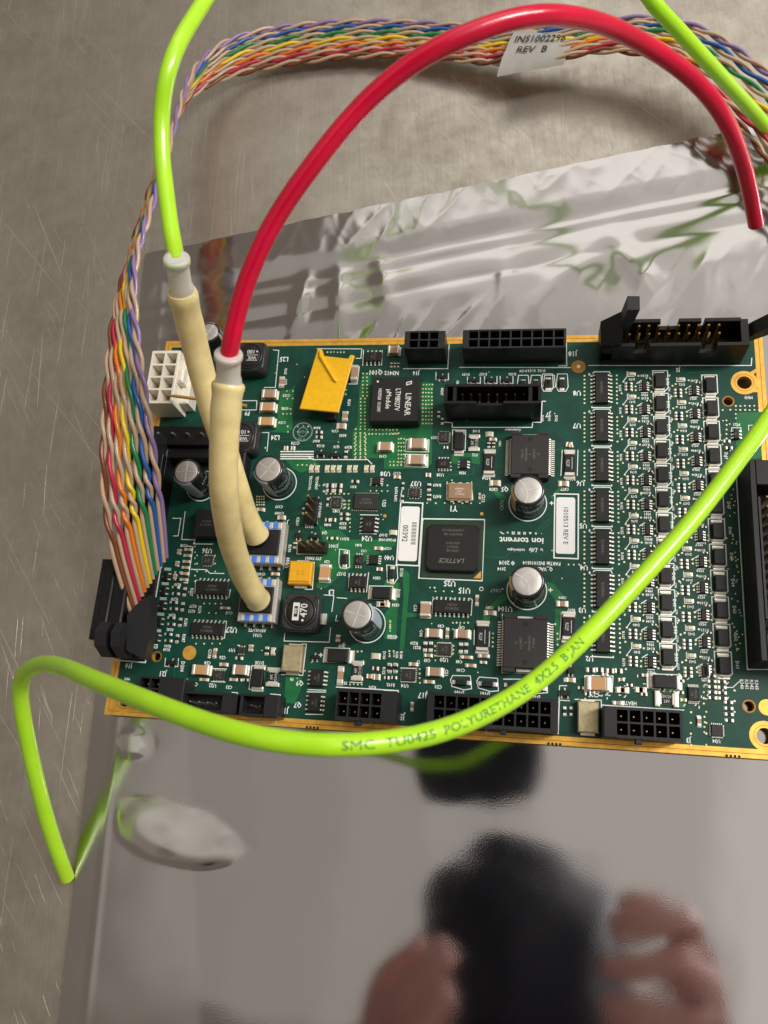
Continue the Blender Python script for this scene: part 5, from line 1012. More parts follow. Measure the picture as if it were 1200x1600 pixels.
        put_text(m, 'LINEAR', w * .27, -h * .12, zz, .175, -90, 'markw', .9); put_text(m, 'LTM8027V', w * .05, -.02, zz, .155, -90, 'markw', .74); put_text(m, '\u00b5Module', -w * .14, 0, zz, .15, -90, 'markw', .85)
        put_text(m, 'N029528  1513MY', -w * .33, -.04, zz, .1, -90, 'markw', .7); m.lathe([(.035, zz - .001), (.035, zz)], 'markw', 14, -w * .39, h * .4, False)
        lx, ly = w * .27, h * .36; m.strip([(lx - .07, ly - .06), (lx - .07, ly + .02), (lx + .07, ly + .06), (lx + .07, ly - .02)], .03, zz, 'markw', True); m.obj('marking', c)
    elif k == 'bga':
        m = MB(); m.box(0, 0, .0, z, w, h, 'bgasub', .008); m.add([(w / 2 - .24, -h / 2 + .02, z + .003), (w / 2 - .03, -h / 2 + .02, z + .003), (w / 2 - .03, -h / 2 + .24, z + .003)], [(0, 1, 2)], 'gold')
        bga = m.obj('logic_chip', board, (x, y, ZB)); bx, by = x, y
    elif k == 'bgabody':
        m = MB(); a, b = w / 2, h / 2; c_ = .1; oct_ = [(-a + c_, -b), (a - c_, -b), (a, -b + c_), (a, b - c_), (a - c_, b), (-a + c_, b), (-a, b - c_), (-a, -b + c_)]
        q = .04; m.add([(p[0], p[1], .06) for p in oct_] + [(p[0], p[1], z - q) for p in oct_] + [(p[0] * (1 - q / a), p[1] * (1 - q / b), z) for p in oct_], [(i, (i + 1) % 8, 8 + (i + 1) % 8, 8 + i) for i in range(8)] + [(8 + i, 8 + (i + 1) % 8, 16 + (i + 1) % 8, 16 + i) for i in range(8)] + [tuple(range(16, 24))], 'blackchip')
        cover = m.obj('package_lid', bga, (x - bx, y - by, 0)); glyphs(['LATTICE'], 2, .25, .02); glyphs(['LFXP2-8E', '5FN256C', 'A3501RC4', 'PAA29700.14B', 'CG29RW7B0C14'], 1)
        m = MB(); put_text(m, 'LATTICE', 0, -h * .27, z + .002, .13, 180, 'mark', 1.0, .25)
        for j, (t, yy) in enumerate((('LFXP2-8E', -.08), ('5FN256C', .03), ('A3501RC4', .14), ('PAA29700.14B', .4), ('CG29RW7B0C14', .52))): put_text(m, t, .0, yy, z + .002, .07, 180, 'mark', .85)
        m.lathe([(.03, z), (.03, z + .001)], 'hole', 12, -w * .39, h * .4, False); m.obj('marking', bga, (x - bx, y - by, 0))
MK = ['LT3970', '6BQ', 'U2003', '74HC14', 'AD706', 'LTC29', 'MAX32']
glyphs(MK, 1)
for j, (c, x, y, w, h, z) in enumerate(chips):
    if max(w, h) < .3: continue
    if w > .55 or h > .55 and w > .5: chip_text(c, ['SN74HC14', '41K2X6'], z + .002, .07, 180, 'mark', .8)
    else: chip_text(c, [MK[j % 7], '14B'], z + .002, .06, -90, 'mark', .8)
# repeated driver channels on the right
for k in range(7):
    c = chip(13.891, 10.185 - k * 1.208, .37, .96, .13, 'h', 8, ln=.13, lw=.044)
    chip_text(c, ['ULN2803A'], .133, .08, 90, 'mark', .8)
for k in range(12):
    y0 = -k * dp
    for cx, cy in ((15.532, 10.40), (16.925, 10.25)):
        place('diode', 'dd', two_term('blackchip', 'tin', .13, 1, .1, .45), cx, cy + y0 , .27, .56, .2, 'v')
    for cx, cy in ((14.761, 10.668), (16.142, 10.487)): place('indicator_lamp', 'ld', two_term('led', 'tin', .2, 1, .1, .6), cx, cy + y0, .2, .1, .06, 'h')
    for cx, cy in ((15.103, 10.257), (16.482, 10.12)): chip(cx, cy + y0, .14, .3, .1, 'h', 4, name='transistor_array', ln=.075, lw=.035)
    for cx, cy in ((14.666, 10.26), (16.041, 10.05)):
        for j in range(3): place('resistor', 'rs', two_term('blackchip', 'tin', .28, 1, .1, .98), cx + .0, cy + y0 + .1 - .1 * j, .2, .065, .045, 'h')
    for cx, cy in ((15.22, 10.53), (16.6, 10.38)): place('resistor', 'rs', two_term('blackchip', 'tin', .28, 1, .1, .98), cx, cy + y0, .12, .05, .04, 'h')
# crowded passives along the lower right
for k in range(26):
    x, y = rng.uniform(13.3, 15.9), rng.uniform(1.15, 1.95)
    if 13.9 < x < 14.8 and y < 1.6: continue
    if k % 3: place('resistor', 'rs', two_term('blackchip', 'tin', .28, 1, .1, .98), x, y, .15, .07, .045, 'h')
    else: place('ceramic_capacitor', 'cs', two_term('pinkceramic', 'tin', .27, 1, .1), x, y, .15, .08, .06, 'h')
for k in range(5):
    for j in range(2): place('resistor', 'rs', two_term('blackchip', 'tin', .28, 1, .1, .98), 16.62 + .24 * j, 2.0 - .14 * k, .2, .075, .045, 'h')
for k in range(4): place('resistor', 'rs', two_term('blackchip', 'tin', .28, 1, .1, .98), 17.0, 1.35 - .15 * k, .2, .075, .045, 'h')
for (x, y) in ((17.3, 8.55),(17.35, 8.35)): place('resistor', 'rs', two_term('blackchip', 'tin', .28, 1, .1, .98), x, y, .18, .09, .06, 'h')
# stickers
for key, lines in (('sticker1', 1), ('sticker2', 2)):
    q = [Vector(p) for p in D[key]]; c = sum(q, Vector((0, 0))) / 4; w = (q[1] - q[0]).length * 1.0; h = (q[3] - q[0]).length; r = .07; pts = []
    for sx_, sy_, a0 in ((1, -1, -90), (1, 1, 0), (-1, 1, 90), (-1, -1, 180)):
        for k in range(6):
            a = math.radians(a0 + 18 * k); pts.append((sx_ * (w / 2 - r) + r * math.cos(a), sy_ * (h / 2 - r) + r * math.sin(a)))
    m = MB(); m.prism(pts, .001, .012, 'sticker'); s = m.obj('sticker', board, (c.x, c.y, ZB), label='with a bar code' if lines == 1 else 'with a revision number')
    m = MB(); glyphs(['00392', '1010513 REV E'], 3, 0, .006)
    if lines == 1:
        put_text(m, '00392', -.12, .0, .015, .155, -90, 'ink', .92)
        for k in range(34):
            if k % 5 != 3: m.box(.14, .34 - k * .0205, .0125, .015, .14, .011 + .004 * (k % 3), 'barink')
    else: put_text(m, '1010513 REV E', .0, .0, .015, .125, -90, 'ink', 1.0)
    m.obj('print', s)
# ---- electrolytic capacitors
def elcap(x, y, h, r, ang, stripe, style, label):
    m = MB(); m.lathe([(r * .96, 0), (r, .04), (r, .09), (r * .93, .14), (r, .19), (r, h - .06), (r * .97, h - .015), (r * .88, h + .012), (r * .82, h + .004)], 'sleeve', 48, 0, 0, True, False)
    c = m.obj('electrolytic_capacitor', board, (x, y, ZB), label=label)
    m = MB(); m.lathe([(r * .83, h - .03), (r * .82, h + .0), (r * .78, h + .006), (r * .3, h + .001)], 'alu', 48)
    t = m.obj('can_top', c); m = MB(); z = h + .006
    if style == 'x':
        for a in (ang, ang + 90): m.box(0, 0, z, z + .006, r * 1.5, .022, 'aludark', 0, math.radians(a))
    else:
        a = math.radians(ang); pts = []
        for k in range(13):
            t_ = -1 + 2 * k / 12; px_, py_ = -r * .32 + r * .16 * (1 - t_ * t_) * 1.5, -t_ * r * .72
            pts.append((px_ * math.cos(a) - py_ * math.sin(a), px_ * math.sin(a) + py_ * math.cos(a)))
        m.strip(pts, .026, z + .005, 'aludark'); m.strip([(-.05 * math.cos(a), -.05 * math.sin(a)), (r * .75 * math.cos(a), r * .75 * math.sin(a))], .02, z + .0045, 'aludark')
    m.obj('vent_score', t)
    m = MB(); a0, a1 = stripe[0], stripe[1]; rr = r + .004; sm_ = stripe[2]
    m.lathe([(rr, .2), (rr, h - .06), (rr * .97, h - .012), (rr * .885, h + .016)], sm_, 14, 0, 0, True, False, math.radians(a0), math.radians(a1)); 
    m.obj('polarity_stripe', c)
    # printed value running round the can
    glyphs(['470\u00b5F', '25V', '35V'], 1); m = MB()
    for t_, zc, hh in (('470\u00b5F', h * .62, .15), ('25V', h * .36, .15)):
        vs, fs = _tc[(t_, 0)]; k = hh / .7; am = math.radians(stripe[1] + 55)
        m.add([((r + .004) * math.cos(am + v * k / r), (r + .004) * math.sin(am + v * k / r), zc + 0 + u * k * .8 * 0 + 0 - u * k * .0 + (u * k * .8)) for u, v in vs], fs, 'silkgrey') if False else m.add([((r + .004) * math.cos(am + u * k * .85 / r), (r + .004) * math.sin(am + u * k * .85 / r), zc + v * k) for u, v in vs], fs, 'silkgrey')
    m.obj('print', c); return c
C6 = D['caps']
elcap(*C6[0], 90, (205, 300, 'stripe'), 'x', 'black can beside the ribbon cable with a cross scored top')
elcap(*C6[1], 145, (190, 275, 'stripe'), 'x', 'black can at the upper left, right of the pale tubes')
elcap(*C6[2], 75, (-20, 45, 'stripe'), 'x', 'tall black can right of the square inductor')
elcap(*C6[3], 15, (160, 225, 'stripegold'), 'k', 'black can overlapping the upper power chip')
elcap(*C6[4], 35, (165, 215, 'stripegold'), 'k', 'black can above the lower power chip')
elcap(*C6[5], 60, (60, 130, 'stripe'), 'x', 'black can at the top edge behind the pale tube')
# ---- power inductors
def inductor(x, y, s, h, txt, tabs):
    m = MB(); a = s / 2; c_ = .2
    def ringpts(a, c, n=5):
        pts = []
        for sx_, sy_, a0 in ((1, -1, -90), (1, 1, 0), (-1, 1, 90), (-1, -1, 180)):
            for k in range(n): an = math.radians(a0 + 90 * k / (n - 1)); pts.append((sx_ * (a - c) + c * math.cos(an), sy_ * (a - c) + c * math.sin(an)))
        return pts
    L_ = [(a * .97, .02), (a, .08), (a, h - .16), (a * .95, h - .1), (a * .9, h - .08)]; V_ = []; n = 20
    for aa, z in L_: V_ += [(p[0], p[1], z) for p in ringpts(aa, c_)]
    m.add(V_, [(j * n + i, j * n + (i + 1) % n, (j + 1) * n + (i + 1) % n, (j + 1) * n + i) for j in range(len(L_) - 1) for i in range(n)], 'ferrite', True)
    m.add([(p[0], p[1], h - .08) for p in ringpts(a * .9, c_)], [tuple(range(n))], 'ferrite')
    m.lathe([(a * .86, h - .09), (a * .85, h - .03), (a * .8, h - .005), (a * .76, h - .02), (a * .74, h - .05)], 'ferrite', 48, cap=False)
    o = m.obj('power_inductor', board, (x, y, ZB), label='marked %s' % txt)
    m = MB(); m.lathe([(a * .735, h - .12), (a * .73, h - .02), (a * .69, h), (a * .3, h + .002)], 'blackchip', 48); o2 = m.obj('core', o)
    for sx_, sy_ in ((1, 1), (-1, -1), (1, -1), (-1, 1)):
        m = MB(); m.lathe([(.05, h - .1), (.05, h - .075), (.03, h - .06)], 'ferrite', 12, sx_ * a * .78, sy_ * a * .78); m.obj('corner_boss', o)
    glyphs([txt, 'WE'], 2, 0, .015); m = MB(); z = h + .005
    r = 90 if txt == '470' else 180
    if r == 90:
        put_text(m, txt, .12, .03, z, .2, 90, 'markw', .9); m.lathe([(.035, z - .001), (.035, z)], 'markw', 14, .1, -.25, False)
        m.box(-.11, -.01, z - .003, z, .19, .5, 'markw'); m.box(-.11, -.01, z, z + .002, .11, .3, 'ink'); put_text(m, 'WE', -.11, 0, z + .004, .09, 90, 'markw', .9)
    else:
        put_text(m, txt, .08, .12, z, .13, 180, 'markw', .95); m.lathe([(.03, z - .001), (.03, z)], 'markw', 14, .27, .12, False); m.strip([(-.05, .0), (.3, .0)], .018, z, 'markw'); put_text(m, 'WE', .13, -.09, z, .1, 180, 'markw', 1.2); m.strip([(-.05, -.18), (.3, -.18)], .018, z, 'markw')
    m.obj('marking', o)
    if tabs:
        m = MB(); m.box(s / 2 + .04, -.1, 0, .1, .14, .32, 'tin', .01); m.obj('terminal', o)
inductor(*D['inds'][0][:3], .6, '470', 1); inductor(D['inds'][1][0], D['inds'][1][1], 1.05, .6, '100', 0); inductor(D['inds'][2][0], D['inds'][2][1], 1.05, .6, '101', 0)
# ---- two-row box connectors (open cells with chamfered corners)
def cell_conn(name, c, nx, ny, px_, cells_x, label, m_='plasticgrey', ms=None, flip=False, py=None, latch=0):
    x, y, w, d, h = c; py = py or px_; m = MB(); cw, cd = nx * px_, ny * py; t = .045 * px_ / .3
    cx = cells_x
    y0 = (d - cd) / 2
    # floor, walls
    m.box(0, 0, 0, .25, w, d, m_)
    lft = cx - cw / 2 + w / 2 - 0; a = cx - cw / 2; b = cx + cw / 2
    if a > -w / 2 + .002: m.box((-w / 2 + a) / 2, 0, .25, h, a + w / 2, d, m_, .015)
    if b < w / 2 - .002: m.box((w / 2 + b) / 2, 0, .25, h, w / 2 - b, d, m_, .015)
    m.box(cx, d / 2 - (d - cd) / 4, .25, h, cw, (d - cd) / 2, m_); m.box(cx, -d / 2 + (d - cd) / 4, .25, h, cw, (d - cd) / 2, m_)
    for i in range(nx + 1): m.box(a + px_ * i, 0, .25, h - .002, t, cd, m_)
    for j in range(ny + 1): m.box(cx, -cd / 2 + py * j, .25, h - .004, cw, t, m_)
    for i in range(nx):
        for j in range(ny):
            up = j == ny - 1; s = 1 if up else 1
            X0, X1 = a + px_ * i, a + px_ * (i + 1); Y = -cd / 2 + py * (j + 1); k = px_ * .2
            if not flip or up: m.prism([(X1 - k, Y), (X1, Y - k), (X1, Y)], .25, h - .006, m_)
            if flip and not up: Yb = -cd / 2 + py * j; m.prism([(X0, Yb), (X0 + k, Yb), (X0, Yb + k)], .25, h - .006, m_); m.prism([(X1 - k, Yb), (X1, Yb), (X1, Yb + k)], .25, h - .006, m_)
            m.box((X0 + X1) / 2, -cd / 2 + py * (j + .5), .25, .255, px_ - t, py - t, 'hole')
    if latch: 
        m.box(latch, -d / 2 - .06, h - .3, h - .05, .16, .14, m_, .02)
    o = m.obj(name, board, (x, y, ZB), label=label)
    for i in range(nx):
        for j in range(ny):
            link('pin', shared(('pin', h), lambda: (lambda q: (q.box(0, 0, .2, h * .7, .06, .06, 'pin', .015), q.mesh('pin'))[1])(MB())), o, (a + px_ * (i + .5), -cd / 2 + py * (j + .5), 0))
    return o
con = D['con']
cell_conn('cell_connector', con['J16'], 3, 2, .3, -.02, 'six way', ms=None, flip=True, py=.27)
cell_conn('cell_connector', con['J18'], 9, 2, .31, .06, 'eighteen way along the top edge', flip=True, py=.28)
cell_conn('cell_connector', con['J5'], 4, 2, .3, -.18, 'eight way on the bottom edge', latch=-.2, py=.34)
cell_conn('cell_connector', con['J17'], 10, 2, .3, .0, 'twenty way crossed by the green tube', latch=.3, py=.35)
cell_conn('cell_connector', con['J3'], 5, 2, .31, .13, 'ten way at the lower right', latch=-.1, py=.33)
wc = con['white']; cell_conn('white_connector', [wc[0], wc[1], wc[2], wc[3], wc[4]], 2, 4, .42, .0, 'eight way, white', m_='white')
# funnels of the white connector, side nub
m = MB(); m.box(wc[0] + .56, wc[1] + .1, ZB + .55, ZB + 1.0, .2, .5, 'white', .06); m.box(wc[0] + .62, wc[1] + .05, ZB, ZB + .62, .3, 1.5, 'white', .03); m.obj('connector_latch', board, label='white')
# 4-position terminal with round silver pins
tc_ = con['term']; m = MB(); m.box(0, 0, 0, .75, tc_[2] + .5, tc_[3], 'plastic', .03); m.box(0, -.2, 0, .55, tc_[2] + .5, tc_[3] + .3, 'plastic', .03); o = m.obj('power_terminal', board, (tc_[0] - .05, tc_[1], ZB))
for k in range(4): 
    m = MB(); m.lathe([(.05, .7), (.05, .86), (.03, .9)], 'steelpin', 16, -.62 + k * .46, .02); m.obj('pin', o)
m = MB(); m.box(0, 0, 0, .6, .9, 1.1, 'plastic', .05); m.obj('relay', board, (3.0, 7.35, ZB))
# ---- black box header in the upper middle
x, y, w, d, h = con['J7']; m = MB(); t = .09; d = .62
m.box(0, 0, 0, .25, w, d, 'plastic'); m.box(0, d / 2 - t / 2, .25, h, w, t, 'plastic', .01)
for s in (-1, 1): m.box(s * (w / 2 - t / 2), 0, .25, h - .001, t, d - 2 * t, 'plastic', .01)
n0, n1 = -w / 2 + .93, -w / 2 + 1.68
m.box((-w / 2 + n0) / 2, -d / 2 + t / 2, .25, h, n0 + w / 2, t, 'plastic', .01); m.box((w / 2 + n1) / 2, -d / 2 + t / 2, .25, h, w / 2 - n1, t, 'plastic', .01); m.box((n0 + n1) / 2, -d / 2 + t / 2, .25, h - .14, n1 - n0, t, 'plastic', .01)
m.box(-w / 2 + .3, .0, .25, h - .02, .1, d - 2 * t, 'plastic'); m.box(w / 2 - .3, 0, .25, h - .02, .1, d - 2 * t, 'plastic')
o = m.obj('box_header', board, (x, y + .1, ZB), label='black, open topped, middle of the board')
for k in range(10):
    for j in (-.127, .127): 
        link('pin', shared('hpin', lambda: (lambda q: (q.box(0, 0, .2, .92, .05, .05, 'pin', .02), q.mesh('pin'))[1])(MB())), o, (-w / 2 + .24 + k * .251, j, 0))
# ---- latched ribbon header at the top right
x, y, w, d, h = con['J2']; hh = h - .25; m = MB(); t = .12; d = .85
m.box(0, 0, 0, .3, w, d, 'plastic'); 
fw = [(-w / 2 + .28, -w / 2 + .9), (-w / 2 + 1.28, -w / 2 + 2.68), (-w / 2 + 3.1, w / 2)]
m.box(0, -d / 2 + t / 2, .3, hh - .4, w, t, 'plastic')
for a, b in fw: m.box((a + b) / 2, -d / 2 + t / 2, hh - .4, hh, b - a, t, 'plastic', .012)
for a, b in ((-w / 2 + .1, -w / 2 + .6), (-w / 2 + .75, -w / 2 + 1.6), (-w / 2 + 2.1, -w / 2 + 2.7), (-w / 2 + 2.8, w / 2 - .2)): m.box((a + b) / 2, d / 2 - t / 2, .3, hh + rng.choice((0, .03, .06)), b - a, t, 'plastic', .012)
m.box(0, d / 2 - t / 2, .3, .75, w - .2, t, 'plastic')
m.prism([(-w / 2 - .02, -d / 2), (-w / 2 + .3, -d / 2), (-w / 2 + .3, d / 2), (-w / 2 - .02, d / 2)], .3, hh - .06, 'plastic'); m.box(w / 2 - .1, 0, .3, hh - .02, .2, d - .02, 'plastic')
hd = m.obj('latched_header', board, (x, y - .1, ZB), label='black with gold pins at the top right')
for k in range(10):
    for j in (-.127, .127):
        link('pin', shared('lpin', lambda: (lambda q: (q.box(0, 0, .25, 1.3, .06, .06, 'pin', .02), q.mesh('pin'))[1])(MB())), hd, (-w / 2 + .72 + k * .268, j, 0))
def latch(px_, py_, lean, hz, parent, s=1):
    m = MB(); P_ = [(-.05, .5), (.12, .45), (.2 + lean * .5, hz * .6), (.1 + lean, hz), (-.22 + lean, hz + .02), (-.14 + lean * .6, hz * .6)]
    n = len(P_); wd = .42
    m.add([(p[0] * s, -wd / 2, p[1]) for p in P_] + [(p[0] * s, wd / 2, p[1]) for p in P_], [tuple(range(n)), tuple(range(2 * n - 1, n - 1, -1))] + [(i, n + i, n + (i + 1) % n, (i + 1) % n) for i in range(n)], 'plasticgrey')
    m.obj('latch', parent, (px_, py_, 0))
latch(-w / 2 + .3, .12, .45, 2.5, hd); mw = MB(); mw.add([(-w / 2 - .05, s, z) for s in (-.4, .4) for z in (.3, hh)] + [(-w / 2 + .5, s, z) for s in (-.4, .4) for z in (.3, hh + .55)], [(0, 1, 3, 2), (4, 6, 7, 5), (0, 4, 5, 1), (2, 3, 7, 6), (1, 5, 7, 3), (0, 2, 6, 4)], 'plastic'); mw.obj('latch_tower', hd); latch(w / 2 - .1, .15, -.9, 1.75, hd, -1)
# ---- right edge connector (mostly beyond the frame)
m = MB(); X0, X1, Y0, Y1 = 17.56, 19.3, 2.28, 7.58; H1 = 1.15
m.box((X0 + X1) / 2, (Y0 + Y1) / 2, 0, .3, X1 - X0, Y1 - Y0, 'plastic')
m.box(X0 + .08, (Y0 + Y1) / 2, .3, H1, .16, Y1 - Y0, 'plastic', .02); m.box(X1 - .08, (Y0 + Y1) / 2, .3, H1, .16, Y1 - Y0, 'plastic', .02)
for yy, q in ((Y0 + .35, .7), (Y1 - .35, .7)): m.box((X0 + X1) / 2, yy, .3, H1 - .02, X1 - X0 - .32, q, 'plastic', .02)
m.box(X0 + .19, (Y0 + Y1) / 2, .3, H1 + .03, .05, 3.2, 'plasticgrey')
e1 = m.obj('edge_connector', board, (0, 0, ZB), label='black with gold pins on the right edge')
for k in range(14):
    for j in range(4): link('pin', shared('lpin', None), e1, (X0 + .36 + j * .254, 3.2 + k * .254, 0))
# ---- left edge connector with plugged ribbon
m = MB(); X0, X1, Y0, Y1 = .1, 1.0, 1.6, 7.9; H1 = .95
m.box((X0 + X1) / 2, (Y0 + Y1) / 2, 0, H1 - .25, X1 - X0, Y1 - Y0, 'plastic', .03)
for xx in (X0 + .07, X1 - .07): m.box(xx, (Y0 + Y1) / 2, H1 - .25, H1, .14, Y1 - Y0 - .5, 'plastic', .02)
e0 = m.obj('edge_connector', board, (0, 0, ZB), label='black on the left edge, ribbon plugged in')
for k in range(16): link('pin', shared('tpin', lambda: (lambda q: (q.box(0, 0, .8, 1.0, .04, .05, 'pin', .01), q.mesh('pin'))[1])(MB())), e0, (.93, 2.2 + k * .17, 0))
m = MB(); m.box(.08, 3.1, .55, 1.35, .46, 2.3, 'plastic', .04)
for xx in (-.04, .14):
    for k in range(5): m.box(xx, 2.25 + k * .36 + (.1 if xx > 0 else 0), 1.34, 1.352, .06, .2, 'hole')
m.box(.5, 4.9, .9, 1.3, .42, 5.2, 'plastic', .04); m.obj('plug', e0)
m = MB(); m.prism([tuple(q) for q in D['wedge']], .9, 1.3, 'plasticgrey'); m.obj('strain_relief', e0)
def latch2(yb, s):
    m = MB(); P_ = [(.0, .15), (-.42, .35), (-.5, 1.1), (-.25, 1.62), (.12, 1.72), (.42, 1.5), (.5, 1.0), (.42, .5)]
    n = len(P_); 
    for xx, wd in ((.38, .34), (.82, .26)):
        m.add([(xx - wd / 2, yb + p[0] * s, p[1]) for p in P_] + [(xx + wd / 2, yb + p[0] * s, p[1]) for p in P_], [tuple(range(n)), tuple(range(2 * n - 1, n - 1, -1))] + [(i, n + i, n + (i + 1) % n, (i + 1) % n) for i in range(n)], 'plasticgrey')
    m.box(.6, yb + .1 * s, .3, 1.25, .3, .5, 'plasticgrey', .03); m.box(.8, yb - .1 * s, 1.3, 1.45, .04, .08, 'hole')
    m.obj('latch', e0)
latch2(2.0, 1); latch2(7.75, -1)
# ---- lower left sockets
x, y, w, d, h = con['J21']; cell_conn('cell_connector', [x, y, w + .3, d + .1, .8], 2, 2, .3, -.33, 'four way at the lower left', py=.3)
def open_socket(c, pins, rx, name, label):
    x, y, w, d, h = c; m = MB(); t = .07; a, b = -w / 2, w / 2 - rx
    m.box(0, 0, 0, .2, w, d, 'plastic')
    for s in (-1, 1): m.box((a + b) / 2, s * (d / 2 - t / 2), .2, h, b - a, t, 'plasticgrey', .01)
    m.box(a + t / 2, 0, .2, h - .001, t, d - 2 * t, 'plasticgrey', .01); m.box((b + w / 2) / 2, 0, .2, h - .03, rx, d, 'plasticgrey', .02)
    o = m.obj(name, board, (x, y, ZB), label=label)
    for k in range(pins): link('pin', shared('hpin2', lambda: (lambda q: (q.box(0, 0, .15, .5, .045, .045, 'steelpin', .015), q.mesh('pin'))[1])(MB())), o, (a + .26 + k * .254, 0, 0))
open_socket(con['sock'], 4, .45, 'pin_socket', 'four pins'); open_socket(con['J19'], 2, .42, 'pin_socket', 'two pins')
# ---- three-pin fan headers
def pinhdr(c, horiz, label):
    x, y, w, d, h = c; m = MB(); m.box(0, 0, 0, .25, w, d, 'plastic', .02); o = m.obj('pin_header', board, (x, y, ZB), label=label)
    for k in (-1, 0, 1): link('pin', shared('fpin', lambda: (lambda q: (q.box(0, 0, .2, .85, .06, .06, 'pin', .02), q.mesh('pin'))[1])(MB())), o, ((k * .26, 0, 0) if horiz else (0, k * .26, 0)))
pinhdr(con['hdr1002'], 0, 'standing upright in a column'); pinhdr(con['hdr1001'], 1, 'standing in a row')
# ---- pressure sensors under the pale tubes
def sensor(c, label):
    x, y, w, d, h = c; m = MB(); m.box(0, 0, .05, .42, w, d, 'ceramicgrey', .02); o = m.obj('pressure_sensor', board, (x, y, ZB), label=label)
    m = MB(); m.box(-.03, .0, .42, .52, w * .86, d * .6, 'blackchip', .02); m.lathe([(.2, .5), (.2, .9)], 'blackchip', 24, -.12, .02); m.obj('cap', o)
    for s in (-1, 1):
        for k in range(4):
            m = MB(); m.box(-w * .36 + k * w * .24, s * d * .41, .40, .44, w * .1, d * .14, 'tin', .01); m.obj('solder_pad', o)
            if k < 3: m = MB(); m.box(-w * .24 + k * w * .24, s * d * .41, .40, .435, w * .16, d * .165, 'blue', .01); m.obj('blue_pad', o)
            m = MB(); m.box(-w * .36 + k * w * .24, s * (d * .5 + .06), 0, .12, .09, .14, 'steelpin', .03); m.obj('pin', o)
sensor(con['sens1'], 'under the rear pale tube'); sensor(con['sens2'], 'under the front pale tube')
# ---- bright yellow plate on a stand
yp = [(5.369, 11.255), (6.499, 11.027), (6.169, 9.184), (4.956, 9.32)]
yc = Vector((5.75, 10.2)); m = MB()
pl = [(5.36, 11.28), (5.50, 11.25), (5.58, 11.03), (6.36, 10.93), (6.42, 11.06), (6.53, 11.03), (6.49, 10.86), (6.17, 9.19), (4.96, 9.31)]
pl = [(a - yc.x, b - yc.y) for a, b in pl][::-1]
n = len(pl); zz = lambda p: .62 + .05 * p[1]
m.add([(p[0], p[1], zz(p) - .08) for p in pl] + [(p[0], p[1], zz(p) - .01) for p in pl] + [(p[0] * .975, p[1] * .985, zz(p)) for p in pl], [tuple(range(n - 1, -1, -1))] + [(i, (i + 1) % n, n + (i + 1) % n, n + i) for i in range(n)] + [(n + i, n + (i + 1) % n, 2 * n + (i + 1) % n, 2 * n + i) for i in range(n)] + [tuple(range(2 * n, 3 * n))], 'yellow')
o = m.obj('yellow_plate', board, (yc.x, yc.y, ZB)); m = MB()
sweep(m, [Vector((-.3, .98, .69)), Vector((-.27, .8, .675)), Vector((-.02, .42, .655)), Vector((.24, .02, .64)), Vector((.3, -.04, .625))], [.05, .065, .065, .06, .04], 'yellow', 10); m.obj('rib', o)
m = MB(); m.box(.0, 0, 0, .5, .7, .9, 'plastic', .03); m.obj('stand', o); m = MB(); m.box(.1, -.95, 0, .2, .35, .25, 'blackchip', .02); m.obj('stand', o)
# small score marks on the board's lower edge
m = MB()
for x0 in (6.0, 12.5, 16.9):
    for k in range(4): m.lathe([(.035, .02), (.035, ZB + .006)], 'hole', 8, x0 + k * .1, .03, False)
m.obj('breakaway_notch', board, kind='stuff')
# ---------------------------------------------------------------- tubing
def plastic(name, col, rough, sss=.25, rad=(.2, .3, .05), trans=0.):
    m = mat(name, col, rough, coat=.5); b = m.node_tree.nodes['Principled BSDF']; b.inputs['Subsurface Weight'].default_value = sss; b.inputs['Subsurface Radius'].default_value = rad; b.inputs['Subsurface Scale'].default_value = 1
    b.inputs['Coat Roughness'].default_value = .07; b.inputs['Transmission Weight'].default_value = trans; return m
M['greentube'] = plastic('green_polyurethane', (.5, .95, .02), .3, .4, (.25, .35, .02), .1)
M['redtube'] = plastic('red_polyurethane', (.66, .001, .04), .26, .12, (.15, .01, .01))
grain(M['greentube'], 1.3, .07, .0015, 14); grain(M['redtube'], 1.3, .1, .0015, 14)
M['latex'] = grain(plastic('cream_latex', (.86, .70, .34), .5, .3, (.25, .18, .08)), 2.5, .1, .004, 25)
M['fitting'] = plastic('translucent_nylon', (.97, .93, .86), .42, .25, (.4, .4, .35), .45)
def smooth_path(P, n=12, it=60): return relax(catmull(P, n), it)
G0 = smooth_path(D['greenA'], 14, 70); base = G0[0]
m = MB(); sweep(m, [p - base for p in G0], .2, 'greentube', 28, (1, 1), .62); g0 = empty('green_tube', base)
top(g0, 'bright green tube rising from the pale fitting and crossing above the ribbon cable', 'tube'); m.obj('tube_wall', g0)
G = smooth_path(D['greenB'], 14, 70); base = G[0]
m = MB(); sweep(m, [p - base for p in G], .2, 'greentube', 28, (1, 1), .62); gt = empty('green_tube', base)
top(gt, 'bright green printed tube sweeping across the board to a cut end at lower left', 'tube'); m.obj('tube_wall', gt)
TXT = 'SMC  TU0425  POLYURETHANE  4X2.5  B JAN'
glyphs([TXT], 2, 0, .0)
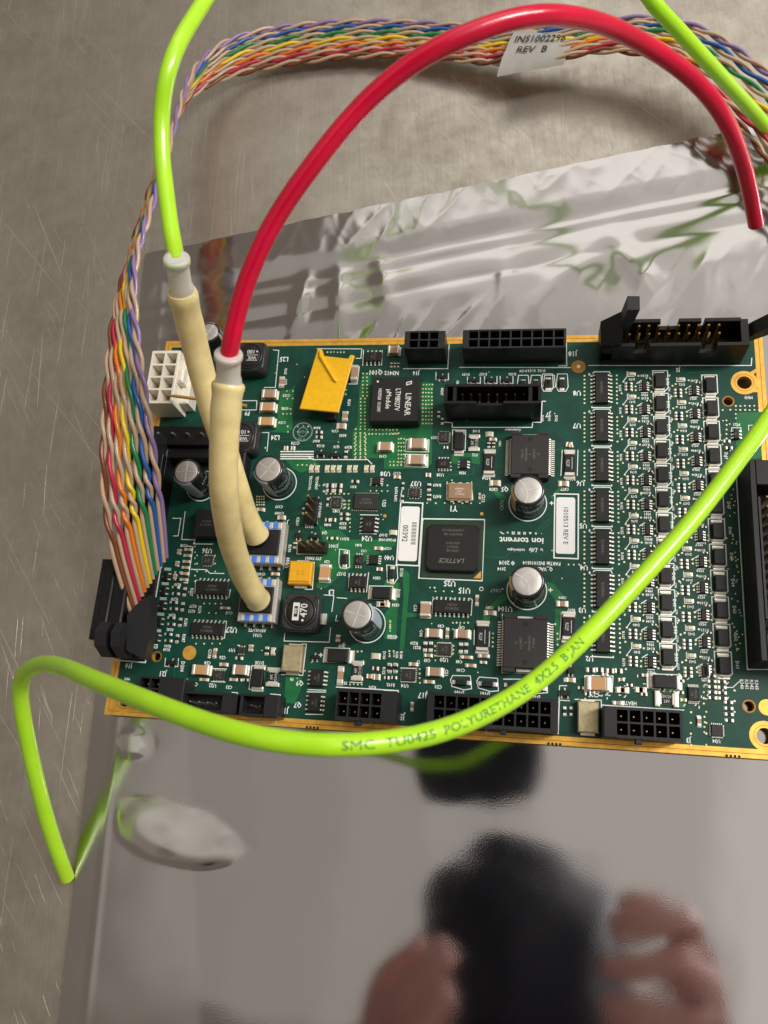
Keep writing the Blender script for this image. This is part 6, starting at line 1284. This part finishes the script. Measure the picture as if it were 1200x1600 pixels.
def text_on_path(parent, base, P, r, t, a, b, h, m_, view):
    a, b = Vector(a), Vector(b); ia = min(range(len(P)), key=lambda i: (P[i] - a).length); ib = min(range(len(P)), key=lambda i: (P[i] - b).length)
    step = 1 if ib > ia else -1; pts = P[ia:ib + step:step] if ib + step >= 0 else P[ia::-1]
    S = [0]
    for i in range(1, len(pts)): S.append(S[-1] + (pts[i] - pts[i - 1]).length)
    vs, fs = _tc[(t, 0)]; xs = [v[0] for v in vs]; x0, x1 = min(xs), max(xs); k = h / .7; sx = S[-1] / ((x1 - x0)); out = []
    for u, v in vs:
        s = (u - x0) * sx; i = max(0, min(len(S) - 2, next((q for q in range(len(S) - 1) if S[q + 1] >= s), len(S) - 2))); f = (s - S[i]) / max(1e-6, S[i + 1] - S[i])
        p = pts[i].lerp(pts[i + 1], f); tg = (pts[min(i + 2, len(pts) - 1)] - pts[max(i - 1, 0)]).normalized(); n1 = (view - p); n1 = (n1 - tg * n1.dot(tg)).normalized(); b1 = n1.cross(tg)
        an = v * k / r; out.append(p - base + (n1 * math.cos(an) + b1 * math.sin(an)) * (r + .009))
    m = MB(); m.add(out, fs, m_); m.obj('print', parent)
M['tubeink'] = mat('faded_green_ink', (.04, .16, .03), .5)
text_on_path(gt, base, G, .2, TXT, D['green_txt'][0], D['green_txt'][1], .15, 'tubeink', Vector((11.5, -3, 26)))
Rp = smooth_path(D['red'], 14, 60); base = Rp[0]; m = MB(); sweep(m, [p - base for p in Rp], .2, 'redtube', 28, (1, 1), .62)
rt = empty('red_tube', base); top(rt, 'glossy red plastic tube arching over the ribbon cable with one free end', 'tube'); m.obj('tube_wall', rt)
def fitting(a, da, b, db, label):
    """barbed sleeve between a tube end and a pale tube end"""
    a, b = Vector(a), Vector(b); d = (b - a).normalized(); A0 = a - d * .18; L = (b + d * .25 - A0).length
    prof = [(0, .215), (.01, .29), (.03, .31), (.12, .31), (.15, .27), (.2, .268), (.6, .262), (.66, .29), (.74, .3), (.9, .31), (1.0, .27)]
    pts = [A0 + d * (L * s) for s, r in prof]; m = MB(); sweep(m, [p - a for p in pts], [r for s, r in prof], 'fitting', 28)
    o = m.obj('barbed_fitting', None, a); top(o, label, 'tube fitting')
fitting(D['red'][0], 0, D['lat1'][0], 0, 'translucent white barbed fitting joining the red tube to a pale tube')
fitting(D['greenA'][0], 0, D['lat2'][0], 0, 'translucent white barbed fitting joining the green tube to a pale tube')
for key, lab in (('lat1', 'cream latex tube from the red tube down to the lower sensor'), ('lat2', 'cream latex tube from the green tube down to the upper sensor')):
    P = smooth_path(D[key], 12, 12); n = len(P); Rr = []
    for i in range(n):
        s = i / (n - 1); Rr.append(.338 + .04 * gauss(s - .015, .03) - .03 * gauss(s, .006) + .006 * math.sin(s * 31 + len(key)) * math.sin(s * 11) + .012 * gauss(s - .16, .03) + .02 * gauss(s - 1, .03))
    base = P[0]; m = MB(); sweep(m, [p - base for p in P], Rr, 'latex', 32, (1, 1), .72); o = m.obj('latex_tube', None, base); top(o, lab, 'tube')
P = [Vector(p) for p in D['tiepin']]; P = catmull(P, 6); m = MB(); M['tan'] = mat('amber_plastic', (.5, .27, .05), .4); sweep(m, [p - P[0] for p in P], [.012 + .038 * min(1, i / 4) for i in range(len(P))], 'tan', 10)
top(m.obj('cable_tie_tail', None, P[0]), 'thin amber pointed strip poking out over the white connector', 'cable tie')
# ---------------------------------------------------------------- ribbon of twisted pairs
st = D['ribbon']; EA = relax(catmull([s[0] for s in st], 14), 20); EB = relax(catmull([s[1] for s in st], 14), 20); N_ = len(EA)
rb = empty('ribbon_cable', EA[0]); top(rb, 'rainbow ribbon of twisted wire pairs curving from the left connector over the bag', 'cable')
WC = [('brown', (.2, .055, .018)), ('red', (.5, .02, .06)), ('orange', (.78, .2, .01)), ('yellow', (.8, .58, .01)), ('green', (.01, .22, .07)), ('blue', (.015, .1, .38)), ('violet', (.26, .17, .38)), ('tan', (.52, .36, .24))]
for n_, c in WC: M['w_' + n_] = mat(n_ + '_wire', c, .35, coat=.2)
cen = [(a + b) / 2 for a, b in zip(EA, EB)]; S = [0]
for i in range(1, N_): S.append(S[-1] + (cen[i] - cen[i - 1]).length)
print('ribbon length', S[-1], N_)
for k in range(7):
    t = (k + .5) / 7; ph = [.3, 2.1, 4.0, 5.2, 1.2, 3.3, .8][k]; per = [1.75, 1.9, 1.8, 1.95, 1.85, 1.9, 1.8][k]
    for side in (0, 1):
        pts = []
        for i in range(N_):
            p = EA[i].lerp(EB[i], t); wv = (EB[i] - EA[i]); wl = wv.length; wv.normalize(); tg = (cen[min(i + 1, N_ - 1)] - cen[max(i - 1, 0)]).normalized(); nn = wv.cross(tg).normalized()
            s = S[i]; tw = sm(s, 1.6, 2.6); a = ph + 2 * math.pi * s / per; a = (a if tw > 0 else 0)
            base_a = math.pi * side
            ang = base_a + (2 * math.pi * max(0, s - 1.8) / per) * 1.0 + 1.1 * mnoise.noise(Vector((s * .35, k * 5.1, 0))) * sm(s, 1.8, 4) + (0 if s < 1.8 else 0) + ph * sm(s, 1.8, 3.2)
            amp = max(.05, min(.07, wl / 14 * .98)); p2 = p + wv * (math.cos(ang) * amp) + nn * (math.sin(ang) * .058)
            pts.append(p2 + Vector((0, 0, 0)))
        m = MB(); sweep(m, [q - EA[0] for q in pts], [.058 + .007 * (1 - sm(s_, 7, 12)) for s_ in S], 'w_tan' if side else 'w_' + WC[k][0], 10)
        m.obj('wire', rb, label=('tan' if side else WC[k][0]) + ' wire')
# paper flag wrapped round the ribbon
q = [Vector(p) for p in D['label']]; cq = sum(q, Vector()) / 4
M['flag'] = grain(mat('clear_label', (.36, .34, .315), .4), 3, .06)
m = MB(); nx, ny = 14, 10; V_ = []
for j in range(ny + 1):
    for i in range(nx + 1):
        u, v = i / nx, j / ny; p = q[0].lerp(q[1], u).lerp(q[3].lerp(q[2], u), v); p.z += -.22 * (2 * abs(v - .5)) ** 5 + .016 * math.cos(v * 7 * 6.283) + .012 * math.sin(u * 9 + v * 4) ; V_.append(p - cq)
m.add(V_, [(j * (nx + 1) + i, (j + 1) * (nx + 1) + i, (j + 1) * (nx + 1) + i + 1, j * (nx + 1) + i + 1) for j in range(ny) for i in range(nx)], 'flag', True)
fl = m.obj('cable_label', rb, (cq - EA[0])); glyphs(['INS1002296', 'REV  B'], 2, .0, .01); m = MB()
ud = (q[1] - q[0]); vd = (q[3] - q[0])
for t, u0, v0, hh, wd in (('INS1002296', .46, .33, .1, .74), ('REV  B', .4, .56, .1, .44)):
    vs, fs = _tc[(t, 0)]; x0 = min(a for a, b in vs); x1 = max(a for a, b in vs)
    m.add([(q[0] + ud * (u0 + (a - (x0 + x1) / 2) / (x1 - x0) * wd) + vd * (v0 - b / .7 * hh * 1.35) + Vector((0, 0, .045)) - cq) for a, b in vs], fs, 'ink')
m.obj('print', fl)
# ---------------------------------------------------------------- what the bag mirrors: the photographer's phone and hands, held just outside the frame
M['navy'] = mat('navy_case', (.012, .018, .04), .45)
M['skin'] = mat('skin', (.72, .40, .38), .5); M['hair'] = mat('dark_hair', (.016, .022, .045), .6); M['sleevecloth'] = mat('dark_sleeve', (.012, .016, .03), .8)
def rounded(w, h, r, n=8):
    pts = []
    for sx_, sy_, a0 in ((1, -1, -90), (1, 1, 0), (-1, 1, 90), (-1, -1, 180)):
        for k in range(n + 1): a = math.radians(a0 + 90 * k / n); pts.append((sx_ * (w / 2 - r) + r * math.cos(a), sy_ * (h / 2 - r) + r * math.sin(a)))
    return pts
ph = empty('phone', CAMP); ph.matrix_world = cam.matrix_world.copy(); top(ph, 'dark navy phone above the board, seen only as a mirrored dark patch', 'phone')
m = MB(); m.prism([(p[0] - 2.55, p[1] + 6.2) for p in rounded(7.2, 14.8, 2.4)], .35, 1.15, 'navy'); m.obj('case', ph)
def skin_mesh(name, nodes, edges, parent, root=0):
    me = bpy.data.meshes.new(name); me.from_pydata([n[:3] for n in nodes], edges, []); o = link(name, me, parent)
    sk = o.modifiers.new('skin', 'SKIN'); lay = me.skin_vertices[0].data if me.skin_vertices else None
    if lay is None:
        import bmesh
        b = bmesh.new(); b.from_mesh(me); b.verts.layers.skin.verify(); b.to_mesh(me); b.free(); lay = me.skin_vertices[0].data
    for i, n in enumerate(nodes): lay[i].radius = (n[3], n[3]); lay[i].use_root = (i == root)
    s = o.modifiers.new('sub', 'SUBSURF'); s.levels = s.render_levels = 2; me.materials.append(M['skin']); return o
def hand(name, palm, wrist, fingers, thumb, parent):
    nodes = [(*wrist, 1.0), (*palm, 1.25)]; edges = [(0, 1)]
    for f in fingers + [thumb]:
        last = 1
        for j, p in enumerate(f):
            nodes.append((*p, (.72, .76, .74, .6)[min(j, 3)])); edges.append((last, len(nodes) - 1)); last = len(nodes) - 1
    return skin_mesh(name, nodes, edges, parent)
pr = empty('person', (18, -9, 21)); top(pr, 'person in dark clothes leaning over with hands raised, mirrored in the bag', 'person')
def L3(x, y, z): return (x - 18, y + 9, z - 21)
hand('hand', L3(19.8, -9.6, 22.6), L3(21.5, -13.5, 23), [[L3(20.1, yy, 21.8), L3(19.4, yy + .1, 20.5), L3(17.4, yy, 20.1), L3(15.6 + dx, yy - .1, 20.4)] for yy, dx in ((-6.9, .3), (-8.65, -.2), (-10.4, 0), (-12.1, .5))], [L3(20.0, -7.6, 23), L3(18.3, -6.6, 22.8), L3(16.6, -6.3, 22.5)], pr)
hand('hand', L3(4.6, -13.5, 22.2), L3(1.5, -16, 22.6), [[L3(5.6, yy, 21), L3(6.6, yy + .6, 20.3), L3(7.7, yy + 1.6, 20.2), L3(8.6, yy + 2.6, 20.3)] for yy in (-11.6, -13.1, -14.6, -16)], [L3(4.8, -11.5, 22.5), L3(6.2, -10.2, 22.5), L3(7.4, -9.4, 22.3)], pr)
# head with dark hair and a dark jacket, leaning over the bench
def blob(name, cx, cy, cz, rx, ry, rz, mt, nz=.06, fr=1.6, n=26):
    m = MB(); vs = []; fs = []
    for j in range(n + 1):
        th = math.pi * j / n
        for i in range(2 * n):
            p_ = math.pi * i / n; d = Vector((math.sin(th) * math.cos(p_), math.sin(th) * math.sin(p_), math.cos(th))); k = 1 + nz * mnoise.noise(d * fr + Vector((cx, cy, 0)))
            vs.append(L3(cx + rx * d.x * k, cy + ry * d.y * k, cz + rz * d.z * k))
    for j in range(n):
        for i in range(2 * n): fs.append((j * 2 * n + i, (j + 1) * 2 * n + i, (j + 1) * 2 * n + (i + 1) % (2 * n), j * 2 * n + (i + 1) % (2 * n)))
    m.add(vs, fs, mt, True); return m.obj(name, pr)
blob('hair', 12.4, -15.8, 47.5, 8.0, 10.2, 10, 'hair', .16, 2.0)
blob('head', 12.0, -17.2, 47.5, 6.6, 8, 9, 'skin', .05)
blob('jacket', 11, -40, 42, 21, 18, 12, 'sleevecloth', .12)
blob('collar', 8.0, -25, 46, 8, 9, 6, 'sleevecloth', .12)
blob('cap_peak', 17.6, -10.8, 48, 3.2, 2.6, 2, 'hair', .1)
for P_, nm in (([L3(22.3, -13.5, 23), L3(26, -20, 26), L3(27, -33, 38)], 'sleeve'), ([L3(1.5, -16, 22.6), L3(-2, -22, 26), L3(-3, -33, 38)], 'sleeve')):
    m = MB(); P = relax(catmull(P_, 8), 6); sweep(m, P, [1.6 + 3 * sm(i, 0, 12) for i in range(len(P))], 'sleevecloth', 16); m.obj(nm, pr)
